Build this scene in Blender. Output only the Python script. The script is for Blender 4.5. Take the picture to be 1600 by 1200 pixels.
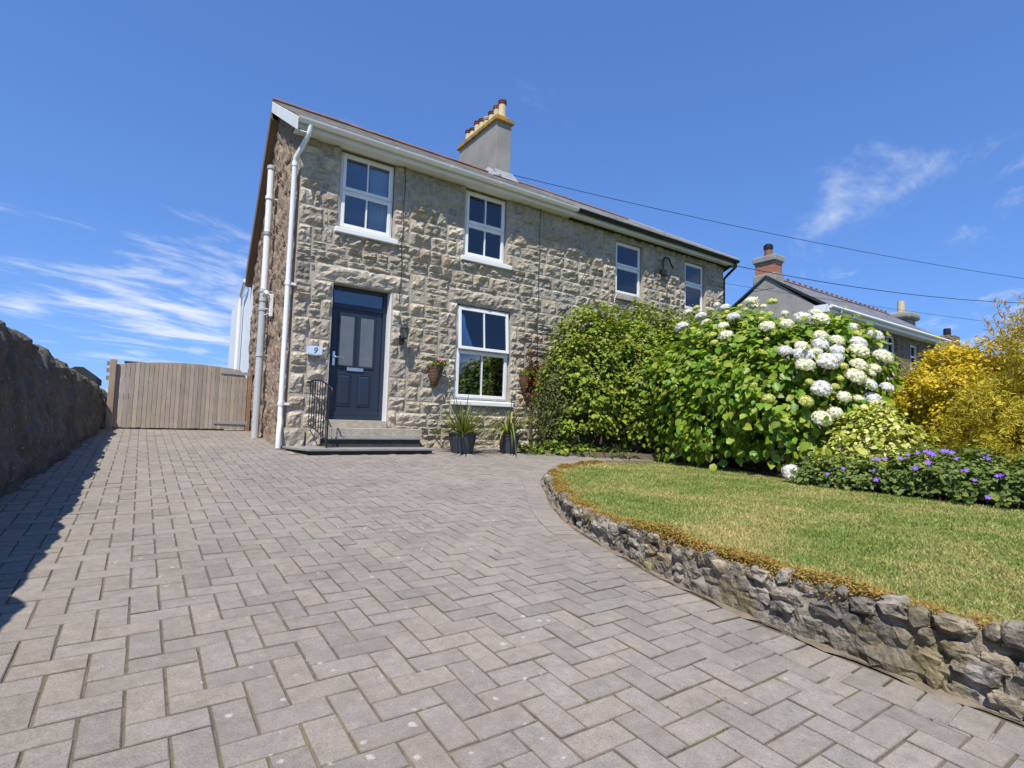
import bpy, bmesh, math, random
import numpy as np
from mathutils import Vector, noise as mnoise

scene = bpy.context.scene
for o in list(bpy.data.objects):
    bpy.data.objects.remove(o)
R_ = math.radians
rng = np.random.default_rng(7)
random.seed(7)

# ------------------------------------------------------------------ camera
YAW, PITCH, ROLL = 0.6027, 0.0700, 0.0296
CAM = Vector((-1.7031, -8.0245, 0.62))
fw = Vector((math.sin(YAW) * math.cos(PITCH), math.cos(YAW) * math.cos(PITCH), math.sin(PITCH)))
r0 = Vector((math.cos(YAW), -math.sin(YAW), 0))
u0 = r0.cross(fw)
rt = math.cos(ROLL) * r0 + math.sin(ROLL) * u0
up = -math.sin(ROLL) * r0 + math.cos(ROLL) * u0
from mathutils import Matrix
camd = bpy.data.cameras.new('camera')
camd.sensor_width = 36.0
camd.lens = 843.178 / 1600 * 36
camd.clip_start = 0.05
camd.clip_end = 3000
camo = bpy.data.objects.new('camera', camd)
scene.collection.objects.link(camo)
mw = Matrix((rt, up, -fw)).transposed().to_4x4()
mw.translation = CAM
camo.matrix_world = mw
scene.camera = camo

# ------------------------------------------------------------------ sky, sun, exposure
SUN = Vector((-0.45, -0.42, 1.0)).normalized()          # direction towards the sun
world = bpy.data.worlds.new('World')
scene.world = world
world.use_nodes = True
wn, wl = world.node_tree.nodes, world.node_tree.links
wn.clear()
sky = wn.new('ShaderNodeTexSky')
sky.sky_type = 'NISHITA'
sky.sun_disc = False
sky.sun_elevation = math.asin(SUN.z)
sky.sun_rotation = math.atan2(SUN.x, SUN.y)
sky.altitude = 60
sky.air_density = 1.0
sky.dust_density = 0.25
sky.ozone_density = 2.2
tc = wn.new('ShaderNodeTexCoord')
sep = wn.new('ShaderNodeSeparateXYZ')
wl.new(tc.outputs['Generated'], sep.inputs[0])


def wmath(op, a, b=None, c=None):
    n = wn.new('ShaderNodeMath')
    n.operation = op
    for i, v in enumerate((a, b, c)):
        if v is None:
            continue
        if hasattr(v, 'is_linked'):
            wl.new(v, n.inputs[i])
        else:
            n.inputs[i].default_value = v
    return n.outputs[0]


zc = wmath('MAXIMUM', sep.outputs[2], 0.0)
den = wmath('ADD', zc, 0.08)
cu = wmath('DIVIDE', sep.outputs[0], den)
cv = wmath('DIVIDE', sep.outputs[1], den)
# thin cirrus drawn out along one wind direction on a flat cloud layer
ca, sa = math.cos(R_(-28)), math.sin(R_(-28))
wu = wmath('ADD', wmath('MULTIPLY', cu, ca), wmath('MULTIPLY', cv, -sa))
wv = wmath('ADD', wmath('MULTIPLY', cu, sa), wmath('MULTIPLY', cv, ca))
comb = wn.new('ShaderNodeCombineXYZ')
wl.new(wmath('MULTIPLY', wu, 0.55), comb.inputs[0])
wl.new(wmath('MULTIPLY', wv, 1.0), comb.inputs[1])
n1 = wn.new('ShaderNodeTexNoise')
n1.inputs['Scale'].default_value = 2.6
n1.inputs['Detail'].default_value = 9
n1.inputs['Roughness'].default_value = 0.62
n1.inputs['Distortion'].default_value = 0.35
wl.new(comb.outputs[0], n1.inputs['Vector'])
n2 = wn.new('ShaderNodeTexNoise')
n2.inputs['Scale'].default_value = 0.52
n2.inputs['Detail'].default_value = 2
comb2 = wn.new('ShaderNodeCombineXYZ')
wl.new(wmath('ADD', wu, 8.8), comb2.inputs[0])
wl.new(wmath('ADD', wv, 0.5), comb2.inputs[1])
wl.new(comb2.outputs[0], n2.inputs['Vector'])
low = wn.new('ShaderNodeMapRange')            # more cloud towards the horizon
low.inputs[1].default_value = 0.46
low.inputs[2].default_value = 0.16
low.inputs[3].default_value = -0.10
low.inputs[4].default_value = 0.08
wl.new(sep.outputs[2], low.inputs[0])
dens = wmath('ADD', wmath('ADD', wmath('MULTIPLY', n1.outputs['Fac'], 0.62), wmath('MULTIPLY', n2.outputs['Fac'], 0.62)), low.outputs[0])
cm = wn.new('ShaderNodeMapRange')
cm.inputs[1].default_value = 0.665
cm.inputs[2].default_value = 0.86
cm.inputs[3].default_value = 0.0
cm.inputs[4].default_value = 0.75
cm.interpolation_type = 'SMOOTHSTEP'
wl.new(dens, cm.inputs[0])
mix = wn.new('ShaderNodeMix')
mix.data_type = 'RGBA'
wl.new(wmath('MULTIPLY', cm.outputs[0], wmath('GREATER_THAN', sep.outputs[2], 0.0)), mix.inputs[0])
gam = wn.new('ShaderNodeGamma')               # clear maritime air: little horizon glare
gam.inputs[1].default_value = 0.6
wl.new(sky.outputs[0], gam.inputs[0])
hs = wn.new('ShaderNodeMix')
hs.data_type = 'RGBA'
hs.blend_type = 'MULTIPLY'
hs.inputs[0].default_value = 1.0
hs.inputs[7].default_value = (0.62, 1.04, 1.90, 1)
wl.new(gam.outputs[0], hs.inputs[6])
wl.new(hs.outputs[2], mix.inputs[6])
mix.inputs[7].default_value = (5.6, 5.8, 6.1, 1)
bg = wn.new('ShaderNodeBackground')
bg.inputs[1].default_value = 0.14
wl.new(mix.outputs[2], bg.inputs[0])
wo = wn.new('ShaderNodeOutputWorld')
wl.new(bg.outputs[0], wo.inputs[0])

sd = bpy.data.lights.new('sun', 'SUN')
sd.energy = 4.8
sd.angle = R_(0.53)
sd.color = (1.0, 0.955, 0.88)
so = bpy.data.objects.new('sun', sd)
scene.collection.objects.link(so)
so.rotation_euler = (-SUN).to_track_quat('-Z', 'Y').to_euler()
so.location = (-6, -6, 14)

scene.view_settings.view_transform = 'Standard'
scene.view_settings.look = 'None'
scene.view_settings.exposure = 0.30
scene.view_settings.gamma = 1.0
scene.view_settings.use_curve_mapping = False
scene.render.engine = 'CYCLES'
scene.cycles.max_bounces = 8
scene.cycles.transparent_max_bounces = 12
scene.cycles.use_denoising = True

# ------------------------------------------------------------------ materials
MATS = {}


class NT:
    def __init__(s, name):
        s.m = bpy.data.materials.new(name)
        s.m.use_nodes = True
        s.n = s.m.node_tree.nodes
        s.l = s.m.node_tree.links
        s.n.clear()
        s.out = s.n.new('ShaderNodeOutputMaterial')
        s.pos = s.n.new('ShaderNodeNewGeometry').outputs['Position']

    def node(s, t, **kw):
        n = s.n.new(t)
        for k, v in kw.items():
            setattr(n, k, v)
        return n

    def put(s, sock, v):
        if hasattr(v, 'is_linked'):
            s.l.new(v, sock)
        elif isinstance(v, tuple) and len(v) == 3 and sock.type == 'RGBA':
            sock.default_value = (*v, 1)
        else:
            sock.default_value = v

    def noise(s, scale, detail=4, rough=0.6, stretch=None, dist=0.0):
        n = s.node('ShaderNodeTexNoise')
        n.inputs['Scale'].default_value = scale
        n.inputs['Detail'].default_value = detail
        n.inputs['Roughness'].default_value = rough
        n.inputs['Distortion'].default_value = dist
        v = s.pos
        if stretch:
            mp = s.node('ShaderNodeMapping')
            mp.inputs['Scale'].default_value = stretch
            s.l.new(s.pos, mp.inputs['Vector'])
            v = mp.outputs[0]
        s.l.new(v, n.inputs['Vector'])
        return n.outputs['Fac']

    def voro(s, scale, rand=1.0, feature='F1'):
        n = s.node('ShaderNodeTexVoronoi')
        n.feature = feature
        n.inputs['Scale'].default_value = scale
        n.inputs['Randomness'].default_value = rand
        s.l.new(s.pos, n.inputs['Vector'])
        return n

    def math(s, op, a, b=0.0):
        n = s.node('ShaderNodeMath', operation=op)
        s.put(n.inputs[0], a)
        s.put(n.inputs[1], b)
        return n.outputs[0]

    def ramp(s, v, lo, hi, a=0.0, b=1.0):
        n = s.node('ShaderNodeMapRange')
        s.l.new(v, n.inputs[0])
        n.inputs[1].default_value = lo
        n.inputs[2].default_value = hi
        n.inputs[3].default_value = a
        n.inputs[4].default_value = b
        return n.outputs[0]

    def mix(s, f, a, b, mode='MIX'):
        n = s.node('ShaderNodeMix', data_type='RGBA', blend_type=mode)
        s.put(n.inputs[0], f)
        s.put(n.inputs[6], a)
        s.put(n.inputs[7], b)
        return n.outputs[2]

    def attr(s, name='col'):
        return s.node('ShaderNodeAttribute', attribute_name=name).outputs['Color']

    def vary(s, c, fac, lo=0.75, hi=1.25):
        """multiply a colour by a grey value that follows a noise"""
        g = s.ramp(fac, 0.25, 0.75, lo, hi)
        n = s.node('ShaderNodeCombineColor')
        for i in range(3):
            s.l.new(g, n.inputs[i])
        return s.mix(1.0, c, n.outputs[0], 'MULTIPLY')

    def bump(s, h, strength=0.4, dist=0.01):
        n = s.node('ShaderNodeBump')
        n.inputs['Strength'].default_value = strength
        n.inputs['Distance'].default_value = dist
        s.l.new(h, n.inputs['Height'])
        return n.outputs[0]

    def principled(s, c, rough=0.7, spec=0.3, normal=None, metal=0.0, coat=0.0):
        p = s.node('ShaderNodeBsdfPrincipled')
        s.put(p.inputs['Base Color'], c)
        s.put(p.inputs['Roughness'], rough)
        p.inputs['Specular IOR Level'].default_value = spec
        p.inputs['Metallic'].default_value = metal
        p.inputs['Coat Weight'].default_value = coat
        if normal is not None:
            s.l.new(normal, p.inputs['Normal'])
        return p.outputs[0]

    def done(s, sh):
        s.l.new(sh, s.out.inputs[0])
        return s.m


def simple(name, col, rough=0.6, var=0.12, scale=6, bump=0.15, bscale=60, spec=0.35, metal=0.0, coat=0.0, bdist=0.004):
    t = NT(name)
    c = t.vary(col, t.noise(scale, 5), 1 - var, 1 + var)
    nb = t.bump(t.noise(bscale, 3), bump, bdist) if bump else None
    return t.done(t.principled(c, rough, spec, nb, metal, coat))


def attr_mat(name, rough=0.8, var=0.2, scale=12, bump=0.5, bscale=45, bdist=0.01, extra=None, spec=0.2):
    t = NT(name)
    c = t.vary(t.attr(), t.noise(scale, 6, 0.65), 1 - var, 1 + var)
    if extra:
        c = extra(t, c)
    nb = t.bump(t.noise(bscale, 5, 0.65), bump, bdist)
    return t.done(t.principled(c, rough, spec, nb))


def x_stone(t, c):
    c = t.mix(t.ramp(t.noise(5, 4), 0.56, 0.72, 0, 0.45), c, (0.36, 0.29, 0.20))
    c = t.mix(t.ramp(t.noise(22, 3), 0.60, 0.70, 0, 0.55), c, (0.15, 0.13, 0.105))
    return t.mix(t.ramp(t.noise(31, 2), 0.66, 0.73, 0, 0.6), c, (0.62, 0.58, 0.50))


def x_rubble(t, c):
    c = t.mix(t.ramp(t.noise(9, 4), 0.55, 0.68, 0, 0.7), c, (0.50, 0.46, 0.39))
    c = t.mix(t.ramp(t.noise(4.3, 5, 0.7), 0.44, 0.60, 0, 0.72), c, (0.115, 0.10, 0.082))
    c = t.mix(t.ramp(t.noise(18, 5), 0.54, 0.62, 0, 0.8), c, (0.07, 0.062, 0.05))
    c = t.mix(t.ramp(t.noise(3.1, 4), 0.50, 0.62, 0, 0.6), c, (0.19, 0.15, 0.06))
    return c


def x_paver(t, c):
    c = t.vary(c, t.noise(0.9, 3), 0.88, 1.12)
    c = t.vary(c, t.noise(22, 4), 0.84, 1.16)
    c = t.vary(c, t.noise(170, 3, 0.8), 0.66, 1.34)
    c = t.mix(t.ramp(t.noise(2.3, 3), 0.55, 0.75, 0, 0.35), c, (0.25, 0.205, 0.16))
    c = t.mix(t.ramp(t.noise(1.7, 4), 0.58, 0.75, 0, 0.4), c, (0.13, 0.12, 0.105))
    v = t.voro(13)
    spot = t.math('ADD', v.outputs['Distance'], t.math('MULTIPLY', t.noise(70, 4), 0.30))
    gate = t.ramp(t.noise(1.3, 2), 0.42, 0.64, 0.13, 0.32)      # lichen comes in patches
    msk = t.ramp(t.math('SUBTRACT', gate, spot), 0.0, 0.07)
    c = t.mix(t.math('MULTIPLY', msk, 0.7), c, (0.48, 0.46, 0.42))
    v2 = t.voro(17.0)
    sp2 = t.math('ADD', v2.outputs['Distance'], t.math('MULTIPLY', t.noise(90, 3), 0.25))
    m2 = t.ramp(t.math('SUBTRACT', t.ramp(t.noise(1.9, 2), 0.48, 0.66, 0.10, 0.28), sp2), 0.0, 0.04)
    return t.mix(t.math('MULTIPLY', m2, 0.5), c, (0.10, 0.095, 0.085))


def x_wood(t, c):
    g = t.noise(9, 6, 0.7, (9, 9, 0.55))
    c = t.vary(c, g, 0.74, 1.2)
    k = t.voro(8.5)
    return t.mix(t.ramp(k.outputs['Distance'], 0.035, 0.085, 0.75, 0.0), c, (0.10, 0.06, 0.035))


MATS['stone'] = attr_mat('facade_stone', 0.9, 0.34, 14, 0.9, 38, 0.02, x_stone, 0.1)
MATS['rubble'] = attr_mat('retaining_stone', 0.95, 0.3, 20, 0.9, 42, 0.02, x_rubble, 0.1)
MATS['paver'] = attr_mat('block_paver', 0.9, 0.08, 6, 0.6, 150, 0.004, x_paver, 0.2)
MATS['wood'] = attr_mat('weathered_board', 0.8, 0.12, 5, 0.3, 70, 0.004, x_wood, 0.2)
MATS['slate'] = attr_mat('roof_slate', 0.7, 0.25, 9, 0.4, 50, 0.006, lambda t, c: t.mix(t.ramp(t.noise(4, 4), 0.52, 0.7, 0, 0.5), c, (0.27, 0.24, 0.17)), 0.3)
MATS['plain'] = attr_mat('plain_tinted', 0.7, 0.1, 10, 0.1, 60, 0.003)
MATS['mortar'] = simple('lime_mortar', (0.44, 0.395, 0.32), 0.95, 0.22, 7, 0.6, 70, 0.1, bdist=0.012)
MATS['cement'] = simple('grey_cement_render', (0.30, 0.285, 0.26), 0.95, 0.16, 3, 0.5, 90, 0.1, bdist=0.008)
MATS['dash'] = simple('grey_pebbledash', (0.34, 0.325, 0.30), 0.95, 0.12, 2.5, 0.7, 60, 0.1, bdist=0.02)
MATS['upvc'] = simple('white_plastic', (0.80, 0.80, 0.78), 0.35, 0.04, 3, 0.0)
MATS['fascia'] = simple('painted_fascia', (0.74, 0.73, 0.69), 0.5, 0.10, 2.2, 0.05, 30)
MATS['greypipe'] = simple('grey_plastic', (0.46, 0.48, 0.49), 0.45, 0.06, 3, 0.0)
MATS['black'] = simple('black_plastic', (0.018, 0.018, 0.019), 0.4, 0.1, 5, 0.0)
MATS['iron'] = simple('black_painted_iron', (0.02, 0.021, 0.024), 0.4, 0.2, 30, 0.2, 120)
MATS['galv'] = simple('galvanised_steel', (0.42, 0.43, 0.43), 0.5, 0.15, 20, 0.1, 80, 0.5, 0.6)
MATS['chrome'] = simple('brushed_chrome', (0.72, 0.73, 0.74), 0.28, 0.05, 20, 0.0, 60, 0.5, 1.0)
MATS['navy'] = simple('navy_grey_door_skin', (0.022, 0.033, 0.058), 0.42, 0.08, 3, 0.12, 140, 0.4)
MATS['frost'] = simple('frosted_glass', (0.125, 0.145, 0.155), 0.25, 0.10, 5, 0.2, 45, 0.5)
MATS['terra'] = simple('terracotta', (0.21, 0.105, 0.07), 0.85, 0.3, 6, 0.3, 40)
MATS['oldpot'] = simple('buff_chimney_clay', (0.58, 0.47, 0.30), 0.85, 0.25, 6, 0.3, 40)
MATS['redpot'] = simple('dark_red_clay', (0.15, 0.06, 0.045), 0.85, 0.3, 7, 0.3, 40)
MATS['lead'] = simple('pale_lead_flashing', (0.26, 0.265, 0.27), 0.8, 0.3, 9, 0.3, 30)
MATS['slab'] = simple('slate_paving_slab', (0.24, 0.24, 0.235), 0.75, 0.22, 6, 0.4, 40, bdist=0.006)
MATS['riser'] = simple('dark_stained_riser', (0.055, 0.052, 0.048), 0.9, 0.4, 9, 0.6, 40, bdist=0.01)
MATS['granite'] = simple('granite_step', (0.40, 0.355, 0.285), 0.9, 0.28, 14, 0.7, 50, bdist=0.012)
MATS['soil'] = simple('garden_soil', (0.055, 0.038, 0.025), 1.0, 0.4, 9, 1.0, 30, 0.05, bdist=0.03)
MATS['bark'] = simple('brown_stem', (0.10, 0.075, 0.05), 0.95, 0.3, 20, 0.6, 50)
MATS['potglaze'] = simple('grey_planter', (0.055, 0.062, 0.075), 0.45, 0.15, 5, 0.15, 60)
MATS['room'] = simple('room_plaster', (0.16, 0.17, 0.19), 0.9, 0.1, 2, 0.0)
MATS['curtain'] = simple('pale_curtain', (0.68, 0.70, 0.72), 0.9, 0.1, 5, 0.0)
MATS['teal'] = simple('teal_curtain', (0.08, 0.42, 0.42), 0.9, 0.1, 5, 0.0)
MATS['felt'] = simple('dark_roof_felt', (0.035, 0.038, 0.045), 0.9, 0.2, 5, 0.2, 30)
MATS['white_render'] = simple('white_render', (0.72, 0.73, 0.76), 0.9, 0.05, 2, 0.2, 60)
MATS['cream_render'] = simple('cream_render', (0.62, 0.58, 0.46), 0.9, 0.08, 2, 0.2, 60)
MATS['plaque'] = simple('glazed_plaque', (0.58, 0.67, 0.80), 0.2, 0.14, 30, 0.0)
MATS['plaque_ink'] = simple('blue_grey_ink', (0.05, 0.09, 0.15), 0.4, 0.05, 9, 0.0)
MATS['fringe'] = simple('plaque_rim', (0.62, 0.66, 0.74), 0.3, 0.05, 9, 0.0)
MATS['ground'] = simple('rough_field', (0.09, 0.11, 0.04), 1.0, 0.3, 0.4, 0.3, 4, 0.05)


def mk_gable():
    t = NT('brown_rubble_gable')
    c = t.vary((0.34, 0.25, 0.18), t.noise(5, 6, 0.7), 0.62, 1.32)
    c = t.mix(t.ramp(t.noise(11, 4), 0.55, 0.7, 0, 0.6), c, (0.27, 0.22, 0.17))
    c = t.mix(t.ramp(t.noise(17, 4), 0.60, 0.68, 0, 0.8), c, (0.10, 0.07, 0.05))
    nb = t.bump(t.noise(28, 6, 0.7), 1.0, 0.03)
    return t.done(t.principled(c, 0.95, 0.1, nb))


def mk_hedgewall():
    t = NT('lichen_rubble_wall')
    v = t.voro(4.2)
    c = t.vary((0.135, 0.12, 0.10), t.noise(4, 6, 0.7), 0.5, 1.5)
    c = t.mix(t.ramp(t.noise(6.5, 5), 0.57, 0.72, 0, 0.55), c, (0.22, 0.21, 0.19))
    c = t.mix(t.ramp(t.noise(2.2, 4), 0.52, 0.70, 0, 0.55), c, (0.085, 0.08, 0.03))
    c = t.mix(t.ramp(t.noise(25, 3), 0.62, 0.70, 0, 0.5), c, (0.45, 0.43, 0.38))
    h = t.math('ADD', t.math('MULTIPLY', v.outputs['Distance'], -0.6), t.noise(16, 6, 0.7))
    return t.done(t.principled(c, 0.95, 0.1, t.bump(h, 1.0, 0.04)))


def mk_joint():
    t = NT('jointing_sand')
    c = t.vary((0.15, 0.12, 0.088), t.noise(30, 4), 0.6, 1.4)
    c = t.mix(t.ramp(t.noise(6, 4), 0.50, 0.66, 0, 0.75), c, (0.13, 0.125, 0.035))
    c = t.mix(t.ramp(t.noise(2.5, 3), 0.58, 0.7, 0, 0.5), c, (0.30, 0.23, 0.15))
    return t.done(t.principled(c, 1.0, 0.05, t.bump(t.noise(150, 3), 0.6, 0.005)))


def mk_sand():
    t = NT('washed_sand')
    c = t.vary((0.21, 0.17, 0.125), t.noise(14, 5), 0.7, 1.3)
    return t.done(t.principled(c, 1.0, 0.05, t.bump(t.noise(120, 3), 0.6, 0.005)))


def mk_lawn():
    t = NT('turf')
    c = t.mix(t.ramp(t.noise(1.4, 4), 0.40, 0.62), (0.20, 0.235, 0.065), (0.38, 0.32, 0.14))
    c = t.vary(c, t.noise(60, 4, 0.7), 0.55, 1.35)
    return t.done(t.principled(c, 1.0, 0.05, t.bump(t.noise(90, 4), 1.0, 0.02)))


def mk_leaf(name, trans=0.32, rough=0.55, spec=0.18, tint=(1.25, 1.2, 0.5)):
    t = NT(name)
    a = t.attr()
    p = t.principled(a, rough, spec)
    tr = t.node('ShaderNodeBsdfTranslucent')
    t.l.new(t.mix(1.0, a, (*tint,), 'MULTIPLY'), tr.inputs[0])
    m = t.node('ShaderNodeMixShader')
    m.inputs[0].default_value = trans
    t.l.new(p, m.inputs[1])
    t.l.new(tr.outputs[0], m.inputs[2])
    return t.done(m.outputs[0])


def mk_glass():
    t = NT('window_glass')
    tr = t.node('ShaderNodeBsdfTransparent')
    tr.inputs[0].default_value = (0.80, 0.85, 0.86, 1)
    gl = t.node('ShaderNodeBsdfGlossy')
    gl.inputs['Roughness'].default_value = 0.0
    gl.inputs['Color'].default_value = (0.95, 0.97, 1.0, 1)
    nb = t.bump(t.noise(1.4, 2), 0.05, 0.02)
    t.l.new(nb, gl.inputs['Normal'])
    fr = t.node('ShaderNodeFresnel')
    fr.inputs[0].default_value = 1.85
    m = t.node('ShaderNodeMixShader')
    t.l.new(fr.outputs[0], m.inputs[0])
    t.l.new(tr.outputs[0], m.inputs[1])
    t.l.new(gl.outputs[0], m.inputs[2])
    return t.done(m.outputs[0])


def mk_wicker():
    t = NT('wicker')
    w = t.node('ShaderNodeTexWave')
    w.inputs['Scale'].default_value = 14
    w.inputs['Distortion'].default_value = 3
    w.bands_direction = 'Z'
    t.l.new(t.pos, w.inputs['Vector'])
    c = t.mix(w.outputs['Fac'], (0.05, 0.03, 0.018), (0.26, 0.16, 0.09))
    return t.done(t.principled(c, 0.8, 0.2, t.bump(w.outputs['Fac'], 0.8, 0.01)))


def mk_farstone(name, a, b, sc):
    t = NT(name)
    v = t.voro(sc)
    c = t.mix(t.ramp(t.node('ShaderNodeSeparateColor').outputs[0], 0, 1) if False else t.noise(sc * 0.8, 4), a, b)
    c = t.vary(c, v.outputs['Distance'], 1.25, 0.6)
    return t.done(t.principled(c, 0.95, 0.1, t.bump(v.outputs['Distance'], 1.0, 0.05)))


def mk_brick():
    t = NT('red_brick')
    b = t.node('ShaderNodeTexBrick')
    b.inputs['Scale'].default_value = 1.0
    b.inputs['Brick Width'].default_value = 0.225
    b.inputs['Row Height'].default_value = 0.075
    b.inputs['Mortar Size'].default_value = 0.008
    b.inputs['Color1'].default_value = (0.42, 0.15, 0.08, 1)
    b.inputs['Color2'].default_value = (0.33, 0.11, 0.06, 1)
    b.inputs['Mortar'].default_value = (0.35, 0.3, 0.25, 1)
    s = t.node('ShaderNodeSeparateXYZ')
    t.l.new(t.pos, s.inputs[0])
    cb = t.node('ShaderNodeCombineXYZ')
    t.l.new(t.math('ADD', s.outputs[0], s.outputs[1]), cb.inputs[0])
    t.l.new(s.outputs[2], cb.inputs[1])
    t.l.new(cb.outputs[0], b.inputs['Vector'])
    return t.done(t.principled(b.outputs['Color'], 0.9, 0.15))


def mk_cap():
    t = NT('lichen_chimney_cap')
    c = t.vary((0.25, 0.19, 0.11), t.noise(8, 5), 0.6, 1.4)
    c = t.mix(t.ramp(t.noise(7, 4), 0.46, 0.58, 0, 0.9), c, (0.46, 0.25, 0.03))
    return t.done(t.principled(c, 0.95, 0.1, t.bump(t.noise(40, 4), 0.6, 0.01)))


MATS['gable'] = mk_gable()
MATS['drywall'] = mk_hedgewall()
MATS['joint'] = mk_joint()
MATS['sand'] = mk_sand()
MATS['lawn'] = mk_lawn()
MATS['leaf'] = mk_leaf('foliage')
MATS['leafgloss'] = mk_leaf('glossy_foliage', 0.32, 0.42, 0.32)
MATS['grass'] = mk_leaf('grass_blade', 0.25, 0.6, 0.2)
MATS['petal'] = mk_leaf('petal', 0.22, 0.7, 0.15, (1, 1, 0.95))
MATS['glass'] = mk_glass()
MATS['wicker'] = mk_wicker()
MATS['farwall'] = mk_farstone('neighbour_stone', (0.30, 0.22, 0.15), (0.20, 0.155, 0.115), 9)
MATS['brick'] = mk_brick()
MATS['cap'] = mk_cap()

# ------------------------------------------------------------------ object helpers
BASE = {}
COL = scene.collection


def link(o, parent=None):
    COL.objects.link(o)
    if parent is not None:
        o.parent = parent
        BASE[o.name] = BASE[parent.name]
    return o


def props(o, label=None, cat=None, group=None, kind=None):
    if label: o['label'] = label
    if cat: o['category'] = cat
    if group: o['group'] = group
    if kind: o['kind'] = kind
    return o


def thing(name, loc, label, cat, group=None):
    o = bpy.data.objects.new(name, None)
    o.empty_display_size = 0.2
    o.location = loc
    COL.objects.link(o)
    BASE[o.name] = np.array(loc, float)
    return props(o, label, cat, group)


def mesh_data(name, V, F, mat, col=None, smooth=False, off=None):
    V = np.asarray(V, np.float32).reshape(-1, 3)
    if off is not None:
        V = V - np.asarray(off, np.float32)
    me = bpy.data.meshes.new(name)
    if isinstance(F, np.ndarray):
        n, k = F.shape
        me.vertices.add(len(V))
        me.vertices.foreach_set('co', V.ravel())
        me.loops.add(n * k)
        me.loops.foreach_set('vertex_index', F.astype(np.int32).ravel())
        me.polygons.add(n)
        me.polygons.foreach_set('loop_start', np.arange(0, n * k, k, dtype=np.int32))
        me.update(calc_edges=True)
    else:
        me.from_pydata(V.tolist(), [], F)
        me.update()
    if col is not None:
        col = np.asarray(col, np.float32)
        if col.ndim == 1:
            col = np.tile(col, (len(V), 1))
        at = me.color_attributes.new('col', 'FLOAT_COLOR', 'POINT')
        at.data.foreach_set('color', np.concatenate([col[:, :3], np.ones((len(V), 1), np.float32)], 1).astype(np.float32).ravel())
    me.materials.append(MATS[mat])
    if smooth:
        me.polygons.foreach_set('use_smooth', np.ones(len(me.polygons), bool))
        if smooth is not True:
            me.set_sharp_from_angle(angle=R_(smooth))
    return me


def mobj(name, V, F, mat, parent=None, col=None, smooth=False, kind=None):
    off = BASE[parent.name] if parent is not None else None
    me = mesh_data(name, V, F, mat, col, smooth, off)
    o = bpy.data.objects.new(name, me)
    link(o, parent)
    if parent is None:
        BASE[o.name] = np.zeros(3)
    if kind: o['kind'] = kind
    return o


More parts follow.
